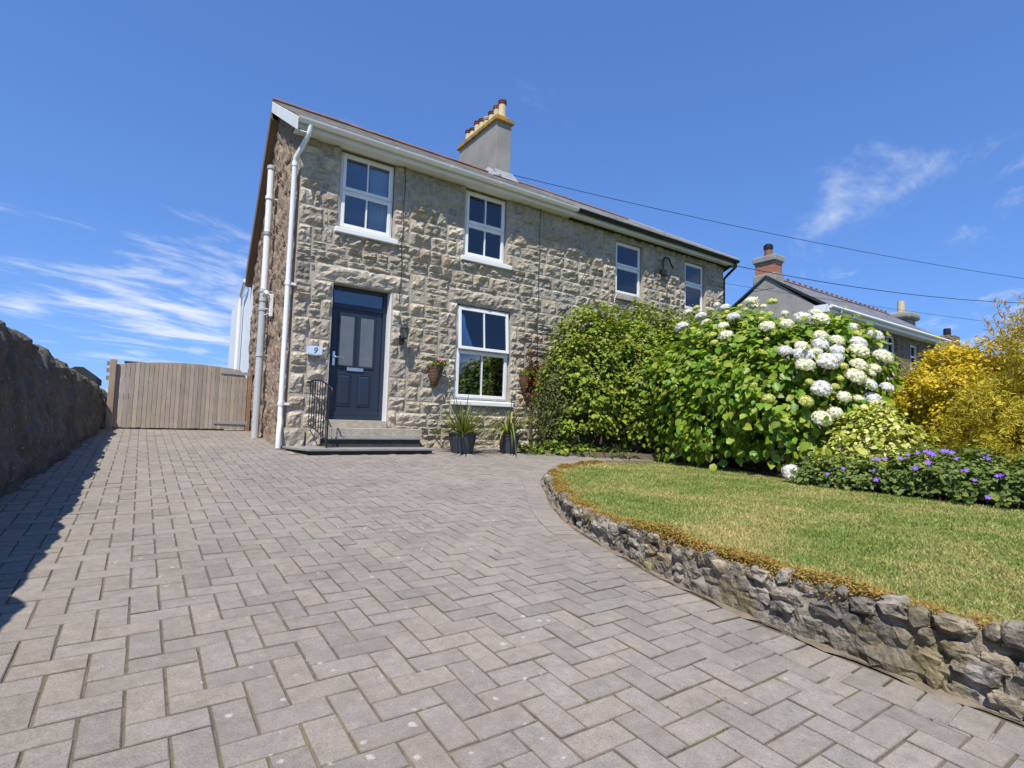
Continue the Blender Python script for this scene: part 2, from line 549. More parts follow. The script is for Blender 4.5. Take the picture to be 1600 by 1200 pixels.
class MB:
    def __init__(s):
        s.V, s.F, s.C = [], [], []

    def add(s, vs, fs, col=(0.5, 0.5, 0.5)):
        b = len(s.V)
        s.V += [tuple(v) for v in vs]
        s.F += [tuple(b + i for i in f) for f in fs]
        s.C += [col] * len(vs)
        return s

    def box(s, x0, x1, y0, y1, z0, z1, col=(0.5, 0.5, 0.5)):
        v = [(x, y, z) for z in (z0, z1) for y in (y0, y1) for x in (x0, x1)]
        return s.add(v, [(0, 2, 3, 1), (4, 5, 7, 6), (0, 1, 5, 4), (2, 6, 7, 3), (0, 4, 6, 2), (1, 3, 7, 5)], col)

    def hexa(s, v, col=(0.5, 0.5, 0.5)):
        return s.add(v, [(0, 2, 3, 1), (4, 5, 7, 6), (0, 1, 5, 4), (2, 6, 7, 3), (0, 4, 6, 2), (1, 3, 7, 5)], col)

    def tube(s, pts, r, n=8, col=(0.5, 0.5, 0.5), cap=True):
        pts = [Vector(p) for p in pts]
        rs = r if isinstance(r, (list, tuple)) else [r] * len(pts)
        b = len(s.V)
        prev = None
        for i, p in enumerate(pts):
            d = (pts[min(i + 1, len(pts) - 1)] - pts[max(i - 1, 0)]).normalized()
            if prev is None:
                a = d.orthogonal().normalized()
            else:
                a = (prev - d * prev.dot(d)).normalized()
            prev = a
            c = d.cross(a)
            for k in range(n):
                t = 2 * math.pi * k / n
                s.V.append(tuple(p + (a * math.cos(t) + c * math.sin(t)) * rs[i]))
                s.C.append(col)
        for i in range(len(pts) - 1):
            for k in range(n):
                k2 = (k + 1) % n
                s.F.append((b + i * n + k, b + i * n + k2, b + (i + 1) * n + k2, b + (i + 1) * n + k))
        if cap:
            s.F.append(tuple(b + k for k in reversed(range(n))))
            s.F.append(tuple(b + (len(pts) - 1) * n + k for k in range(n)))
        return s

    def lathe(s, cx, cy, prof, n=20, col=(0.5, 0.5, 0.5), a0=0, a1=2 * math.pi):
        b = len(s.V)
        full = abs(a1 - a0 - 2 * math.pi) < 1e-6
        m = n if full else n + 1
        for r, z in prof:
            for k in range(m):
                t = a0 + (a1 - a0) * k / n
                s.V.append((cx + r * math.cos(t), cy + r * math.sin(t), z))
                s.C.append(col)
        for i in range(len(prof) - 1):
            for k in range(n):
                k2 = (k + 1) % m
                s.F.append((b + i * m + k, b + i * m + k2, b + (i + 1) * m + k2, b + (i + 1) * m + k))
        return s

    def prism(s, poly, axis, a, b_, col=(0.5, 0.5, 0.5)):
        """extrude a 2-d polygon along an axis (0: polygon in yz, 1: in xz, 2: in xy)"""
        def mk(p, w):
            return {0: (w, p[0], p[1]), 1: (p[0], w, p[1]), 2: (p[0], p[1], w)}[axis]
        n = len(poly)
        vs = [mk(p, a) for p in poly] + [mk(p, b_) for p in poly]
        fs = [tuple(reversed(range(n))), tuple(range(n, 2 * n))] + [(i, (i + 1) % n, n + (i + 1) % n, n + i) for i in range(n)]
        return s.add(vs, fs, col)

    def build(s, name, mat, parent=None, bevel=0, smooth=False, kind=None, seg=1):
        off = BASE[parent.name] if parent is not None else None
        me = mesh_data(name, s.V, s.F, mat, s.C, False, off)
        bm = bmesh.new()
        bm.from_mesh(me)
        bmesh.ops.recalc_face_normals(bm, faces=bm.faces)
        if bevel:
            bmesh.ops.bevel(bm, geom=[e for e in bm.edges], offset=bevel, segments=seg, affect='EDGES', profile=0.5)
        bm.to_mesh(me)
        bm.free()
        if smooth:
            me.polygons.foreach_set('use_smooth', np.ones(len(me.polygons), bool))
            me.set_sharp_from_angle(angle=R_(smooth if smooth is not True else 40))
        o = bpy.data.objects.new(name, me)
        link(o, parent)
        if parent is None:
            BASE[o.name] = np.zeros(3)
        if kind: o['kind'] = kind
        return o


def fbm(x, y, z, octv=4):
    return mnoise.fractal(Vector((x, y, z)), 1.0, 2.0, octv)


def gz(y):
    """height of the sloping driveway"""
    return 0.16 + 0.06 * y


def inside(poly, P):
    poly = np.asarray(poly, float)
    x, y = P[:, 0], P[:, 1]
    r = np.zeros(len(P), bool)
    j = len(poly) - 1
    for i in range(len(poly)):
        xi, yi = poly[i]
        xj, yj = poly[j]
        c = ((yi > y) != (yj > y)) & (x < (xj - xi) * (y - yi) / (yj - yi + 1e-12) + xi)
        r ^= c
        j = i
    return r


def smooth_path(pts, step):
    P = [Vector((*p, 0)) for p in pts]
    out = []
    for i in range(len(P) - 1):
        p0, p1, p2, p3 = P[max(i - 1, 0)], P[i], P[i + 1], P[min(i + 2, len(P) - 1)]
        for k in range(24):
            t = k / 24
            out.append(0.5 * ((2 * p1) + (p2 - p0) * t + (2 * p0 - 5 * p1 + 4 * p2 - p3) * t * t + (3 * p1 - p0 - 3 * p2 + p3) * t ** 3))
    out.append(P[-1])
    res = [out[0]]
    acc = 0
    for a, b in zip(out, out[1:]):
        d = (b - a).length
        while acc + d >= step:
            a = a + (b - a) * ((step - acc) / d)
            res.append(a.copy())
            d = (b - a).length
            acc = 0
        acc += d
    return [(p.x, p.y) for p in res]


# ------------------------------------------------------------------ ground, driveway, lawn, bed
gm = MB()
gm.add([(-900, -900, -0.75), (900, -900, -0.75), (900, 900, -0.75), (-900, 900, -0.75)], [(0, 1, 2, 3)])
props(gm.build('ground', 'ground'), kind='structure')
ap = MB()   # firm ground at the level of the houses behind the frontage
ap.add([(-40, 2.7, 0.30), (60, 2.7, 0.10), (60, 60, 0.3), (-40, 60, 0.6)], [(0, 1, 2, 3)])
props(ap.build('rear_ground', 'ground'), kind='structure')

EDGE = [(0.80, -9.8), (0.72, -8.6), (0.66, -7.5), (0.63, -6.94), (0.65, -6.33), (0.74, -5.80), (0.95, -5.05), (1.28, -4.40),
        (1.62, -3.88), (2.10, -3.18), (2.85, -2.47), (3.65, -2.02), (4.6, -1.88), (5.7, -2.05)]
edge = smooth_path(EDGE, 0.02)
e_arr = np.array(edge)
DRIVE = [(-2.75, -9.8)] + EDGE[:-1] + [(5.7, -2.0), (5.4, -1.80), (4.3, -1.16), (3.75, -0.9), (3.6, 0.0), (-0.02, 0.0), (-0.02, 2.75), (-2.3, 2.75)]
dpoly = [(-2.75, -9.8)] + edge[::6] + DRIVE[len(EDGE):]

dm = MB()
nv = 60
vs = []
for i in range(nv + 1):
    y = -9.9 + i * 12.8 / nv
    for k in range(49):
        x = -3.0 + 9.4 * k / 48
        vs.append((x, y, gz(y) - 0.005 + 0.006 * fbm(x * 0.8, y * 0.8, 1.3, 2)))
dm.add(vs, [(49 * i + k, 49 * i + k + 1, 49 * i + k + 50, 49 * i + k + 49) for i in range(nv) for k in range(48)])
drive = props(dm.build('driveway', 'joint'), kind='structure')


def paver_mesh(seed, col):
    """a block 200 x 100 mm with a chamfered top, origin on the top centre"""
    rr = random.Random(seed)
    hx, hy, c = 0.0976, 0.0476, 0.0040
    j = lambda: rr.uniform(-0.0016, 0.0016)
    top = [(-hx + c + j(), -hy + c + j(), 0), (hx - c + j(), -hy + c + j(), 0), (hx - c + j(), hy - c + j(), 0), (-hx + c + j(), hy - c + j(), 0)]
    mid = [(-hx, -hy, -c), (hx, -hy, -c), (hx, hy, -c), (-hx, hy, -c)]
    bot = [(x, y, -0.05) for x, y, _ in mid]
    V = top + mid + bot
    F = [(0, 1, 2, 3)]
    for k in range(4):
        k2 = (k + 1) % 4
        F += [(4 + k, 4 + k2, k2, k), (8 + k, 8 + k2, 4 + k2, 4 + k)]
    col = np.array(col)
    cols = np.array([col * 0.97] * 4 + [col * 0.50 + np.array((0.006, 0.005, 0.0))] * 8)      # grime along the arris
    return np.array(V), F, cols


PCOL = []
for k in range(14):
    b = 0.250 + rng.normal() * 0.013
    w = rng.normal() * 0.004
    PCOL.append((b * 1.09 + w, b * 0.955, b * 0.81 - w))
pm = [paver_mesh(k, PCOL[k]) for k in range(14)]
pmesh = [mesh_data('paver', V, F, 'paver', c) for V, F, c in pm]
blocks = []      # (x, y, rot, variant, lift)
U = 0.1
ox, oy = -1.883, -6.131
cand = []
for j in range(-40, 92):
    for i in range(-12, 78):
        k = (i - j) % 4
        if k == 0:
            cand.append((ox + (i + 1) * U, oy + (j + 0.5) * U, 0.0))
        elif k == 3:
            cand.append((ox + (i + 0.5) * U, oy + (j + 1) * U, math.pi / 2))
cand = np.array(cand)
keep = inside(dpoly, cand[:, :2])
d_edge = np.full(len(cand), 9.0)
for s in range(0, len(e_arr), 4):
    d_edge = np.minimum(d_edge, np.hypot(cand[:, 0] - e_arr[s, 0], cand[:, 1] - e_arr[s, 1]))
keep &= d_edge > 0.125
keep &= ~((cand[:, 0] > 0.0) & (cand[:, 0] < 1.9) & (cand[:, 1] > -0.80))
for x, y, r in cand[keep]:
    blocks.append((x, y, r, 0.0))
# soldier course that follows the kerb of the lawn
acc = 0
for s in range(0, len(edge) - 1):
    if s % 5 != 0 or s + 1 >= len(edge):
        continue
    x, y = edge[s]
    x2, y2 = edge[min(s + 2, len(edge) - 1)]
    t = Vector((x2 - x, y2 - y, 0)).normalized()
    nrm = Vector((-t.y, t.x, 0))
    if y > -1.9:
        continue
    blocks.append((x + nrm.x * 0.125, y + nrm.y * 0.125, math.atan2(nrm.y, nrm.x), 0.004))
B = np.array(blocks)
dcam = np.hypot(B[:, 0] - CAM.x, B[:, 1] - CAM.y)
fdep = (B[:, 0] - CAM.x) * fw.x + (B[:, 1] - CAM.y) * fw.y
lat = (B[:, 0] - CAM.x) * rt.x + (B[:, 1] - CAM.y) * rt.y
vis = (fdep > 0.9) & (np.abs(lat) < fdep * 1.0 + 0.15)
order = np.argsort(np.where(vis, dcam, 99))
slope = math.atan(0.06)
VV, FF, CC = [], [], []
nb_ = 0
for rank, q in enumerate(order):
    x, y, r, lift = B[q]
    k = random.randrange(14)
    dz = random.uniform(-0.0022, 0.0014) + 0.006 * fbm(x * 0.8, y * 0.8, 1.3, 2)
    tx, ty = random.gauss(0, 0.009), random.gauss(0, 0.009)
    rz = r + random.gauss(0, 0.006) + (math.pi if random.random() < .5 else 0)
    m4 = Matrix.Translation((x, y, gz(y) + dz + lift)) @ Matrix.Rotation(slope, 4, 'X') @ Matrix.Rotation(tx, 4, 'X') @ Matrix.Rotation(ty, 4, 'Y') @ Matrix.Rotation(rz, 4, 'Z')
    if rank < 300:
        o = bpy.data.objects.new('paver', pmesh[k])
        link(o, drive)
        o.matrix_world = m4
    else:
        V, F, c = pm[k]
        A = np.array(m4)
        VV.append(V @ A[:3, :3].T + A[:3, 3])
        FF += [tuple(nb_ + i for i in f) for f in F]
        CC.append(c)
        nb_ += len(V)
mobj('paving_blocks', np.concatenate(VV), FF, 'paver', drive, np.concatenate(CC), kind='stuff')

# garden soil and lawn
LZ = 0.03


def lz(y):
    return LZ + 0.013 * min(0.0, y + 3.0)


def lawn_z(x, y):
    return lz(y) + 0.012 * fbm(x * 0.9, y * 0.9, 3.0, 3)


BED = [(3.62, -0.02), (3.78, -0.92), (4.3, -1.2), (5.4, -1.84), (5.85, -2.15), (6.05, -2.5), (5.35, -3.6), (4.80, -4.75), (4.68, -6.0), (4.75, -6.9), (5.2, -9.6), (11.5, -9.6), (11.5, -0.02)]
bm_ = MB()
bm_.prism(BED, 2, -0.7, 0.0)
for i_, v_ in enumerate(bm_.V):
    if v_[2] > -0.1:
        bm_.V[i_] = (v_[0], v_[1], lz(v_[1]) + 0.05)
props(bm_.build('flower_bed', 'soil'), kind='structure')
tmb = MB()
tp = [(3.80, -0.98), (4.3, -1.24), (4.9, -1.58), (5.4, -1.88), (5.85, -2.2)]
for a, b in zip(tp, tp[1:]):
    d = Vector((b[0] - a[0], b[1] - a[1], 0)).normalized()
    n = Vector((-d.y, d.x, 0)) * 0.02
    tmb.hexa([(a[0] - n.x, a[1] - n.y, 0), (b[0] - n.x, b[1] - n.y, -0.05), (a[0] + n.x, a[1] + n.y, 0), (b[0] + n.x, b[1] + n.y, -0.05),
              (a[0] - n.x, a[1] - n.y, 0.17), (b[0] - n.x, b[1] - n.y, 0.145), (a[0] + n.x, a[1] + n.y, 0.17), (b[0] + n.x, b[1] + n.y, 0.145)], (0.17, 0.13, 0.09))
props(tmb.build('bed_edging', 'wood', bevel=0.004), 'low brown timber edging along the front of the flower bed below the hedge', 'edging')

inner = [(x + 0.10 * (1 if True else 0), y) for x, y in EDGE]


def off_edge(d):
    """the lawn kerb line moved d metres into the lawn"""
    out = []
    for s in range(0, len(edge), 3):
        x, y = edge[s]
        x2, y2 = edge[min(s + 3, len(edge) - 1)]
        x1, y1 = edge[max(s - 3, 0)]
        t = Vector((x2 - x1, y2 - y1, 0)).normalized()
        out.append((x + t.y * d, y - t.x * d))
    return out


LAWN = off_edge(0.07) + [(6.1, -2.6), (5.30, -3.7), (4.75, -4.8), (4.64, -6.0), (4.70, -6.9), (5.1, -9.8)]
n_ = 2
xs = np.linspace(0.55, 6.1, n_)
ys = np.linspace(-9.8, -1.85, n_)
idx = {}
LV, LF = [], []
G = np.array([(x, y) for y in ys for x in xs])
ins = inside(LAWN, G)
bmL = bmesh.new()
for x, y in LAWN:
    bmL.verts.new((x, y, LZ))
fL = bmL.faces.new(bmL.verts)
bmesh.ops.triangulate(bmL, faces=[fL])
for it in range(5):
    long_e = [e for e in bmL.edges if e.calc_length() > 0.25]
    if not long_e:
        break
    bmesh.ops.subdivide_edges(bmL, edges=long_e, cuts=1)
    bmesh.ops.triangulate(bmL, faces=bmL.faces)
for v in bmL.verts:
    v.co.z = lawn_z(v.co.x, v.co.y)
bmesh.ops.recalc_face_normals(bmL, faces=bmL.faces)
meL = bpy.data.meshes.new('lawn')
bmL.to_mesh(meL)
bmL.free()
meL.materials.append(MATS['lawn'])
lawn = bpy.data.objects.new('lawn', meL)
COL.objects.link(lawn)
BASE[lawn.name] = np.zeros(3)
props(lawn, kind='structure')


# ------------------------------------------------------------------ leaf scattering
def unit(v):
    return v / (np.linalg.norm(v, axis=-1, keepdims=True) + 1e-9)


LEAF4 = (np.array([(0, 0, 0), (0.30, 0.42, 0.07), (0, 1.0, -0.06), (-0.30, 0.42, 0.07)]), np.array([(0, 1, 2), (0, 2, 3)]))
LEAF6 = (np.array([(0, 0, 0), (0.33, 0.28, 0.09), (0.34, 0.62, 0.06), (0, 1.0, -0.16), (-0.34, 0.62, 0.06), (-0.33, 0.28, 0.09), (0, 0.5, -0.02)]),
         np.array([(0, 1, 6), (1, 2, 6), (2, 3, 6), (3, 4, 6), (4, 5, 6), (5, 0, 6)]))
NEEDLE = (np.array([(-0.10, 0, 0), (0.10, 0, 0), (0.07, 0.6, 0.05), (0, 1.0, -0.05), (-0.07, 0.6, 0.05)]), np.array([(0, 1, 2), (0, 2, 4), (4, 2, 3)]))


def leaves(P, N, T, size, cols, tmpl):
    """P points, N normals, T growing directions, one leaf each -> arrays"""
    N = unit(N)
    T = unit(T - N * np.sum(T * N, 1, keepdims=True))
    S = np.cross(T, N)
    tv, tf = tmpl
    size = np.asarray(size).reshape(-1, 1, 1)
    V = P[:, None, :] + size * (tv[None, :, 0:1] * S[:, None, :] + tv[None, :, 1:2] * T[:, None, :] + tv[None, :, 2:3] * N[:, None, :])
    n, k = len(P), len(tv)
    F = (tf[None] + (np.arange(n) * k)[:, None, None]).reshape(-1, 3)
    return V.reshape(-1, 3), F, np.repeat(cols, k, 0)


def pick_cols(n, pal, spread=0.18):
    pal = np.array(pal)
    c = pal[rng.integers(0, len(pal), n)]
    return np.clip(c * (1 + rng.normal(size=(n, 1)) * spread) + rng.normal(size=(n, 3)) * 0.006, 0.004, 1)


def clump_points(els, n_clump, per, rad, shell=0.22, amp=0.12, freq=1.6, zmin=0.06, inner=0.15):
    """leaf positions and outward directions for a shrub that is a union of lumpy ellipsoids"""
    w = np.array([r[0] * r[1] + r[1] * r[2] + r[0] * r[2] for c, r in els])
    w = w / w.sum()
    C_, O_ = [], []
    while len(C_) < n_clump:
        k = rng.choice(len(els), p=w)
        c, r = np.array(els[k][0]), np.array(els[k][1])
        v = unit(rng.normal(size=3))
        if v[2] < -0.55:
            continue
        q = c + r * v
        bump = 1 + amp * mnoise.noise(Vector(q * freq)) * 2
        s = bump * (1 - shell * rng.random() ** 1.5 if rng.random() > inner else rng.uniform(0.35, 0.8))
        p = c + r * v * s
        if p[2] < zmin:
            continue
        ok = True
        for m, (c2, r2) in enumerate(els):
            if m != k and np.linalg.norm((p - np.array(c2)) / np.array(r2)) < 0.80:
                ok = False
                break
        if not ok:
            continue
        C_.append(p)
        O_.append(unit(v / r))
    C_, O_ = np.array(C_), np.array(O_)
    P = np.repeat(C_, per, 0) + rng.normal(size=(n_clump * per, 3)) * rad
    O = np.repeat(O_, per, 0)
    P[:, 2] = np.maximum(P[:, 2], zmin * 0.8)
    return P, O


def shrub(name, label, cat, base, els, n_clump, per, rad, size, pal, tmpl, mat='leaf', upb=0.5, jitter=0.6, droop=0.0, stems=6, shell=0.22, amp=0.12, freq=1.6, group=None, stem_h=0.5, inner=0.15):
    root = thing(name, base, label, cat, group)
    P, O = clump_points(els, n_clump, per, rad, shell, amp, freq, inner=inner)
    n = len(P)
    N = O + np.array([0, 0, upb]) + rng.normal(size=(n, 3)) * jitter
    T = O * 0.7 + rng.normal(size=(n, 3)) * 0.7 + np.array([0, 0, -droop])
    V, F, c = leaves(P, N, T, size * np.exp(rng.normal(size=n) * 0.25), pick_cols(n, pal), tmpl)
    mobj('foliage', V, F, mat, root, c, smooth=True, kind='stuff')
    for k in range(stems):
        m = MB()
        c0, r0_ = els[k % len(els)]
        a = rng.uniform(0, 6.28)
        bx, by = c0[0] + 0.2 * r0_[0] * math.cos(a), c0[1] + 0.2 * r0_[1] * math.sin(a)
        tx, ty = c0[0] + 0.55 * r0_[0] * math.cos(a), c0[1] + 0.55 * r0_[1] * math.sin(a)
        top = c0[2] + r0_[2] * stem_h
        m.tube([(bx, by, 0.02), ((bx * 2 + tx) / 3, (by * 2 + ty) / 3, top * 0.4), (tx, ty, top)], [0.028, 0.02, 0.008], 6)
        m.build('stem', 'bark', root, smooth=True)
    return root


# ------------------------------------------------------------------ stone facade
def pack_stones(x0, x1, z0, z1, holes, fixed, seed):
    """squared rubble: fixed dressed stones first, the rest filled course by course"""
    rr = random.Random(seed)
    g = 0.03
    nx, nz = int(round((x1 - x0) / g)), int(round((z1 - z0) / g))
    occ = np.zeros((nz, nx), bool)

    def mark(a, b, c, d):
        occ[max(0, int(round((c - z0) / g))):max(0, int(round((d - z0) / g))), max(0, int(round((a - x0) / g))):max(0, int(round((b - x0) / g)))] = True
    out = []
    for h in holes:
        mark(*h)
    for (a, b, c, d, kind) in fixed:
        i0, i1, j0, j1 = [int(round(v)) for v in ((a - x0) / g, (b - x0) / g, (c - z0) / g, (d - z0) / g)]
        i0, j0 = max(0, i0), max(0, j0)
        i1, j1 = min(nx, i1), min(nz, j1)
        if i1 - i0 < 3 or j1 - j0 < 3 or occ[j0:j1, i0:i1].any():
            continue
        occ[j0:j1, i0:i1] = True
        out.append((x0 + i0 * g, x0 + i1 * g, z0 + j0 * g, z0 + j1 * g, kind))
    j0 = 0
    while j0 < nz - 2:                     # courses right across the wall
        bh = rr.choice([6, 7, 7, 8, 8, 9])
        j1 = min(nz, j0 + bh)
        if nz - j1 < 4:
            j1 = nz
        free = ~occ[j0:j1].any(0)
        i = 0
        while i < nx:
            if not free[i]:
                i += 1
                continue
            run = 0
            while i + run < nx and free[i + run]:
                run += 1
            if run < 4:
                i += run
                continue
            w = rr.choice([7, 9, 10, 11, 12, 13, 14, 15, 16, 18, 20])
            if run - w < 5:
                w = run if run <= 17 else run // 2
            hh = j1 - j0
            if hh >= 6 and rr.random() < 0.26:         # two thin stones instead of one
                cut = hh // 2 + rr.choice([-1, 0, 0, 1]) if hh > 6 else 3
                cut = max(3, min(hh - 3, cut))
                for (ja, jb) in ((j0, j0 + cut), (j0 + cut, j1)):
                    if w > 12 and rr.random() < 0.5:
                        c_ = rr.randint(5, w - 5)
                        out.append((x0 + i * g, x0 + (i + c_) * g, z0 + ja * g, z0 + jb * g, 'rubble'))
                        out.append((x0 + (i + c_) * g, x0 + (i + w) * g, z0 + ja * g, z0 + jb * g, 'rubble'))
                    else:
                        out.append((x0 + i * g, x0 + (i + w) * g, z0 + ja * g, z0 + jb * g, 'rubble'))
            else:
                out.append((x0 + i * g, x0 + (i + w) * g, z0 + j0 * g, z0 + j1 * g, 'rubble'))
            occ[j0:j1, i:i + w] = True
            i += w
        j0 = j1
    for j in range(nz):
        i = 0
        while i < nx:
            if occ[j, i]:
                i += 1
                continue
            run = 0
            while i + run < nx and not occ[j, i + run]:
                run += 1
            w = rr.choice([5, 6, 7, 8, 9, 10, 11, 12, 14])
            if run - w < 4:
                w = run if run <= 14 else run // 2
            w = min(w, run)
            h = rr.choice([4, 4, 5, 5, 6, 6, 7, 8])
            if w < 5:
                h = min(h, 5)
            # line the top up with the stone on the left where that is close
            if i > 0 and rr.random() < 0.6:
                hh = 0
                while j + hh < nz and occ[j + hh, i - 1] and hh < 9:
                    hh += 1
                if 3 <= hh <= 8:
                    h = hh
            hh = 0
            while hh < h and j + hh < nz and not occ[j + hh, i:i + w].any():
                hh += 1
            h = hh
            rest = 0
            while j + h + rest < nz and rest < 3 and not occ[j + h + rest, i:i + w].any():
                rest += 1
            if rest < 3 and (j + h + rest >= nz or occ[j + h + rest, i:i + w].any()):
                h += rest
            occ[j:j + h, i:i + w] = True
            if h < 2 or w < 2:
                i += w
                continue
            out.append((x0 + i * g, x0 + (i + w) * g, z0 + j * g, z0 + (j + h) * g, 'rubble'))
            i += w
    return out


def stone_geo(a, b, c, d, kind, y=0.0, rr=random):
    w, h = b - a, d - c
    jt = 0.011 + rr.uniform(0, 0.006)
    nx = int(min(26, max(5, round(w / 0.042))))
    nz = 6 if h > 0.17 else 5
    bulge = (rr.uniform(0.008, 0.042) if kind == 'rubble' else rr.uniform(0.012, 0.032))
    if rr.random() < 0.12:
        bulge *= 0.45
    bulge *= min(1.0, min(w, h) / 0.12)
    tiltu, tiltv = rr.uniform(-0.35, 0.35), rr.uniform(-0.1, 0.95)
    ox_, oz_, sd = rr.uniform(0, 50), rr.uniform(0, 50), rr.uniform(0, 50)
    V, F = [], []
    for j in range(nz + 1):
        for i in range(nx + 1):
            u, v = i / nx * 2 - 1, j / nz * 2 - 1
            edge_ = (1 - abs(u) ** 9) * (1 - abs(v) ** 7)
            x = a + jt + (w - 2 * jt) * i / nx
            z = c + jt + (h - 2 * jt) * j / nz
            if 0 < i < nx: x += rr.uniform(-.25, .25) * w / nx
            if 0 < j < nz: z += rr.uniform(-.3, .3) * h / nz
            if i in (0, nx): x += rr.uniform(-.004, .004)
            if j in (0, nz): z += rr.uniform(-.004, .004)
            q = mnoise.noise(Vector((x * 9 + ox_, sd, z * 13 + oz_)))
            q2 = mnoise.noise(Vector((x * 24 + ox_, sd, z * 30 + oz_)))
            dep = 0.006 + edge_ * max(0.0, bulge * (1 + tiltu * u + tiltv * v) + 0.036 * q + 0.022 * q2)
            V.append((x, y - dep, z))
    m = nx + 1
    for j in range(nz):
        for i in range(nx):
            F.append((j * m + i, j * m + i + 1, (j + 1) * m + i + 1, (j + 1) * m + i))
    ring = [i for i in range(m)] + [j * m + nx for j in range(1, nz + 1)] + [nz * m + i for i in range(nx - 1, -1, -1)] + [j * m for j in range(nz - 1, 0, -1)]
    b0 = len(V)
    for i in ring:
        x, _, z = V[i]
        V.append((x, y + 0.03, z))
    n = len(ring)
    for k in range(n):
        k2 = (k + 1) % n
        F.append((ring[k2], ring[k], b0 + k, b0 + k2))
    return V, F


RUB = [(r_c * 1.0, g_c * 0.975, b_c * 0.935) for r_c, g_c, b_c in [(0.43, 0.385, 0.305), (0.38, 0.345, 0.28), (0.46, 0.405, 0.315), (0.42, 0.36, 0.27), (0.37, 0.345, 0.29), (0.44, 0.38, 0.29), (0.40, 0.36, 0.29)]]
GRA = [(r_c * 1.01, g_c * 0.985, b_c * 0.93) for r_c, g_c, b_c in [(0.46, 0.405, 0.335), (0.42, 0.37, 0.305), (0.49, 0.435, 0.365), (0.40, 0.36, 0.30)]]


def lay_stones(stones, parent, y, seed, n_single, far_from):
    rr = random.Random(seed)
    def score(s):
        cx, cz = (s[0] + s[1]) / 2, (s[2] + s[3]) / 2
        return -(s[1] - s[0]) * (s[3] - s[2]) / ((cx - far_from[0]) ** 2 + (y - far_from[1]) ** 2 + cz * cz) * (1.0 if s[4] != 'hidden' else 0.01)
    stones = sorted(stones, key=score)
    VV, FF, CC, nb = [], [], [], 0
    for k, s in enumerate(stones):
        V, F = stone_geo(*s[:5], y, rr)
        base_c = np.array(rr.choice(GRA if s[4] == 'dressed' else RUB))
        c = np.clip(base_c * (1 + rr.gauss(0, 0.11)), 0.05, 0.75)
        if k < n_single:
            mobj('stone', V, F, 'stone', parent, c)
        else:
            VV += V
            FF += [tuple(nb + i for i in f) for f in F]
            CC.append(np.tile(c, (len(V), 1)))
            nb += len(V)
    if VV:
        mobj('stonework', VV, FF, 'stone', parent, np.concatenate(CC), kind='stuff')


def wall_panel(mb, x0, x1, z0, z1, y, holes, depth):
    xs = sorted({x0, x1, *[v for h in holes for v in h[:2]]})
    zs = sorted({z0, z1, *[v for h in holes for v in h[2:4]]})
    for a, b in zip(xs, xs[1:]):
        for c, d in zip(zs, zs[1:]):
            mx, mz = (a + b) / 2, (c + d) / 2
            if any(h[0] < mx < h[1] and h[2] < mz < h[3] for h in holes):
                continue
            mb.add([(a, y, c), (b, y, c), (b, y, d), (a, y, d)], [(0, 1, 2, 3)])
    for a, b, c, d in [h[:4] for h in holes]:
        e = y + depth
        mb.add([(a, y, c), (a, e, c), (a, e, d), (a, y, d)], [(0, 1, 2, 3)])
        mb.add([(b, y, c), (b, y, d), (b, e, d), (b, e, c)], [(0, 1, 2, 3)])
        mb.add([(a, y, d), (a, e, d), (b, e, d), (b, y, d)], [(0, 1, 2, 3)])
        mb.add([(a, y, c), (b, y, c), (b, e, c), (a, e, c)], [(0, 1, 2, 3)])


def jambs(a, b, c, d, seed, left=True, right=True, lo=0.15, hi=0.33):
    """alternating long and short dressed stones on both sides of an opening"""
    rr = random.Random(seed)
    out = []
    for side in ((-1,) if left else ()) + ((1,) if right else ()):
        z = c
        k = rr.randrange(2)
        while z < d - 0.05:
            h = min(rr.choice([0.21, 0.24, 0.27, 0.30]), d - z)
            if d - z - h < 0.12:
                h = d - z
            w = hi if k % 2 else lo
            out.append((a - w, a, z, z + h, 'dressed') if side < 0 else (b, b + w, z, z + h, 'dressed'))
            z += h
            k += 1
    return out


# ------------------------------------------------------------------ windows
def ring(mb, x0, x1, z0, z1, w, y0, y1, col=(.8, .8, .78)):
    mb.box(x0, x0 + w, y0, y1, z0, z1, col)
    mb.box(x1 - w, x1, y0, y1, z0, z1, col)
    mb.box(x0 + w, x1 - w, y0 + .0015, y1 - .0015, z0, z0 + w, col)
    mb.box(x0 + w, x1 - w, y0 + .0015, y1 - .0015, z1 - w, z1, col)


def sash(parent, x0, x1, z0, z1, y, bars=True, tilt=0.0, w=0.05):
    """an openable light: frame, two panes, glazing bar; tilted about its top edge when open"""
    def bend(o):
        if tilt:
            for v in o.data.vertices:
                dz = z1 - BASE[o.name][2] - v.co.z
                v.co.y -= math.sin(tilt) * dz + 0.012
                v.co.z += (1 - math.cos(tilt)) * dz
        return o
    m = MB()
    ring(m, x0, x1, z0, z1, w, y - 0.03, y + 0.03)
    s = bend(m.build('sash', 'upvc', parent, bevel=0.004))
    xm = (x0 + x1) / 2
    spans = [(x0 + w, xm), (xm, x1 - w)] if bars else [(x0 + w, x1 - w)]
    if bars:
        m = MB()
        m.box(xm - 0.011, xm + 0.011, y - 0.022, y + 0.022, z0 + w - .003, z1 - w + .003)
        bend(m.build('glazing_bar', 'upvc', parent))
    for a, b in spans:
        m = MB()
        m.box(a, b, y - 0.004, y + 0.004, z0 + w - .005, z1 - w + .005)
        bend(m.build('pane', 'glass', parent))


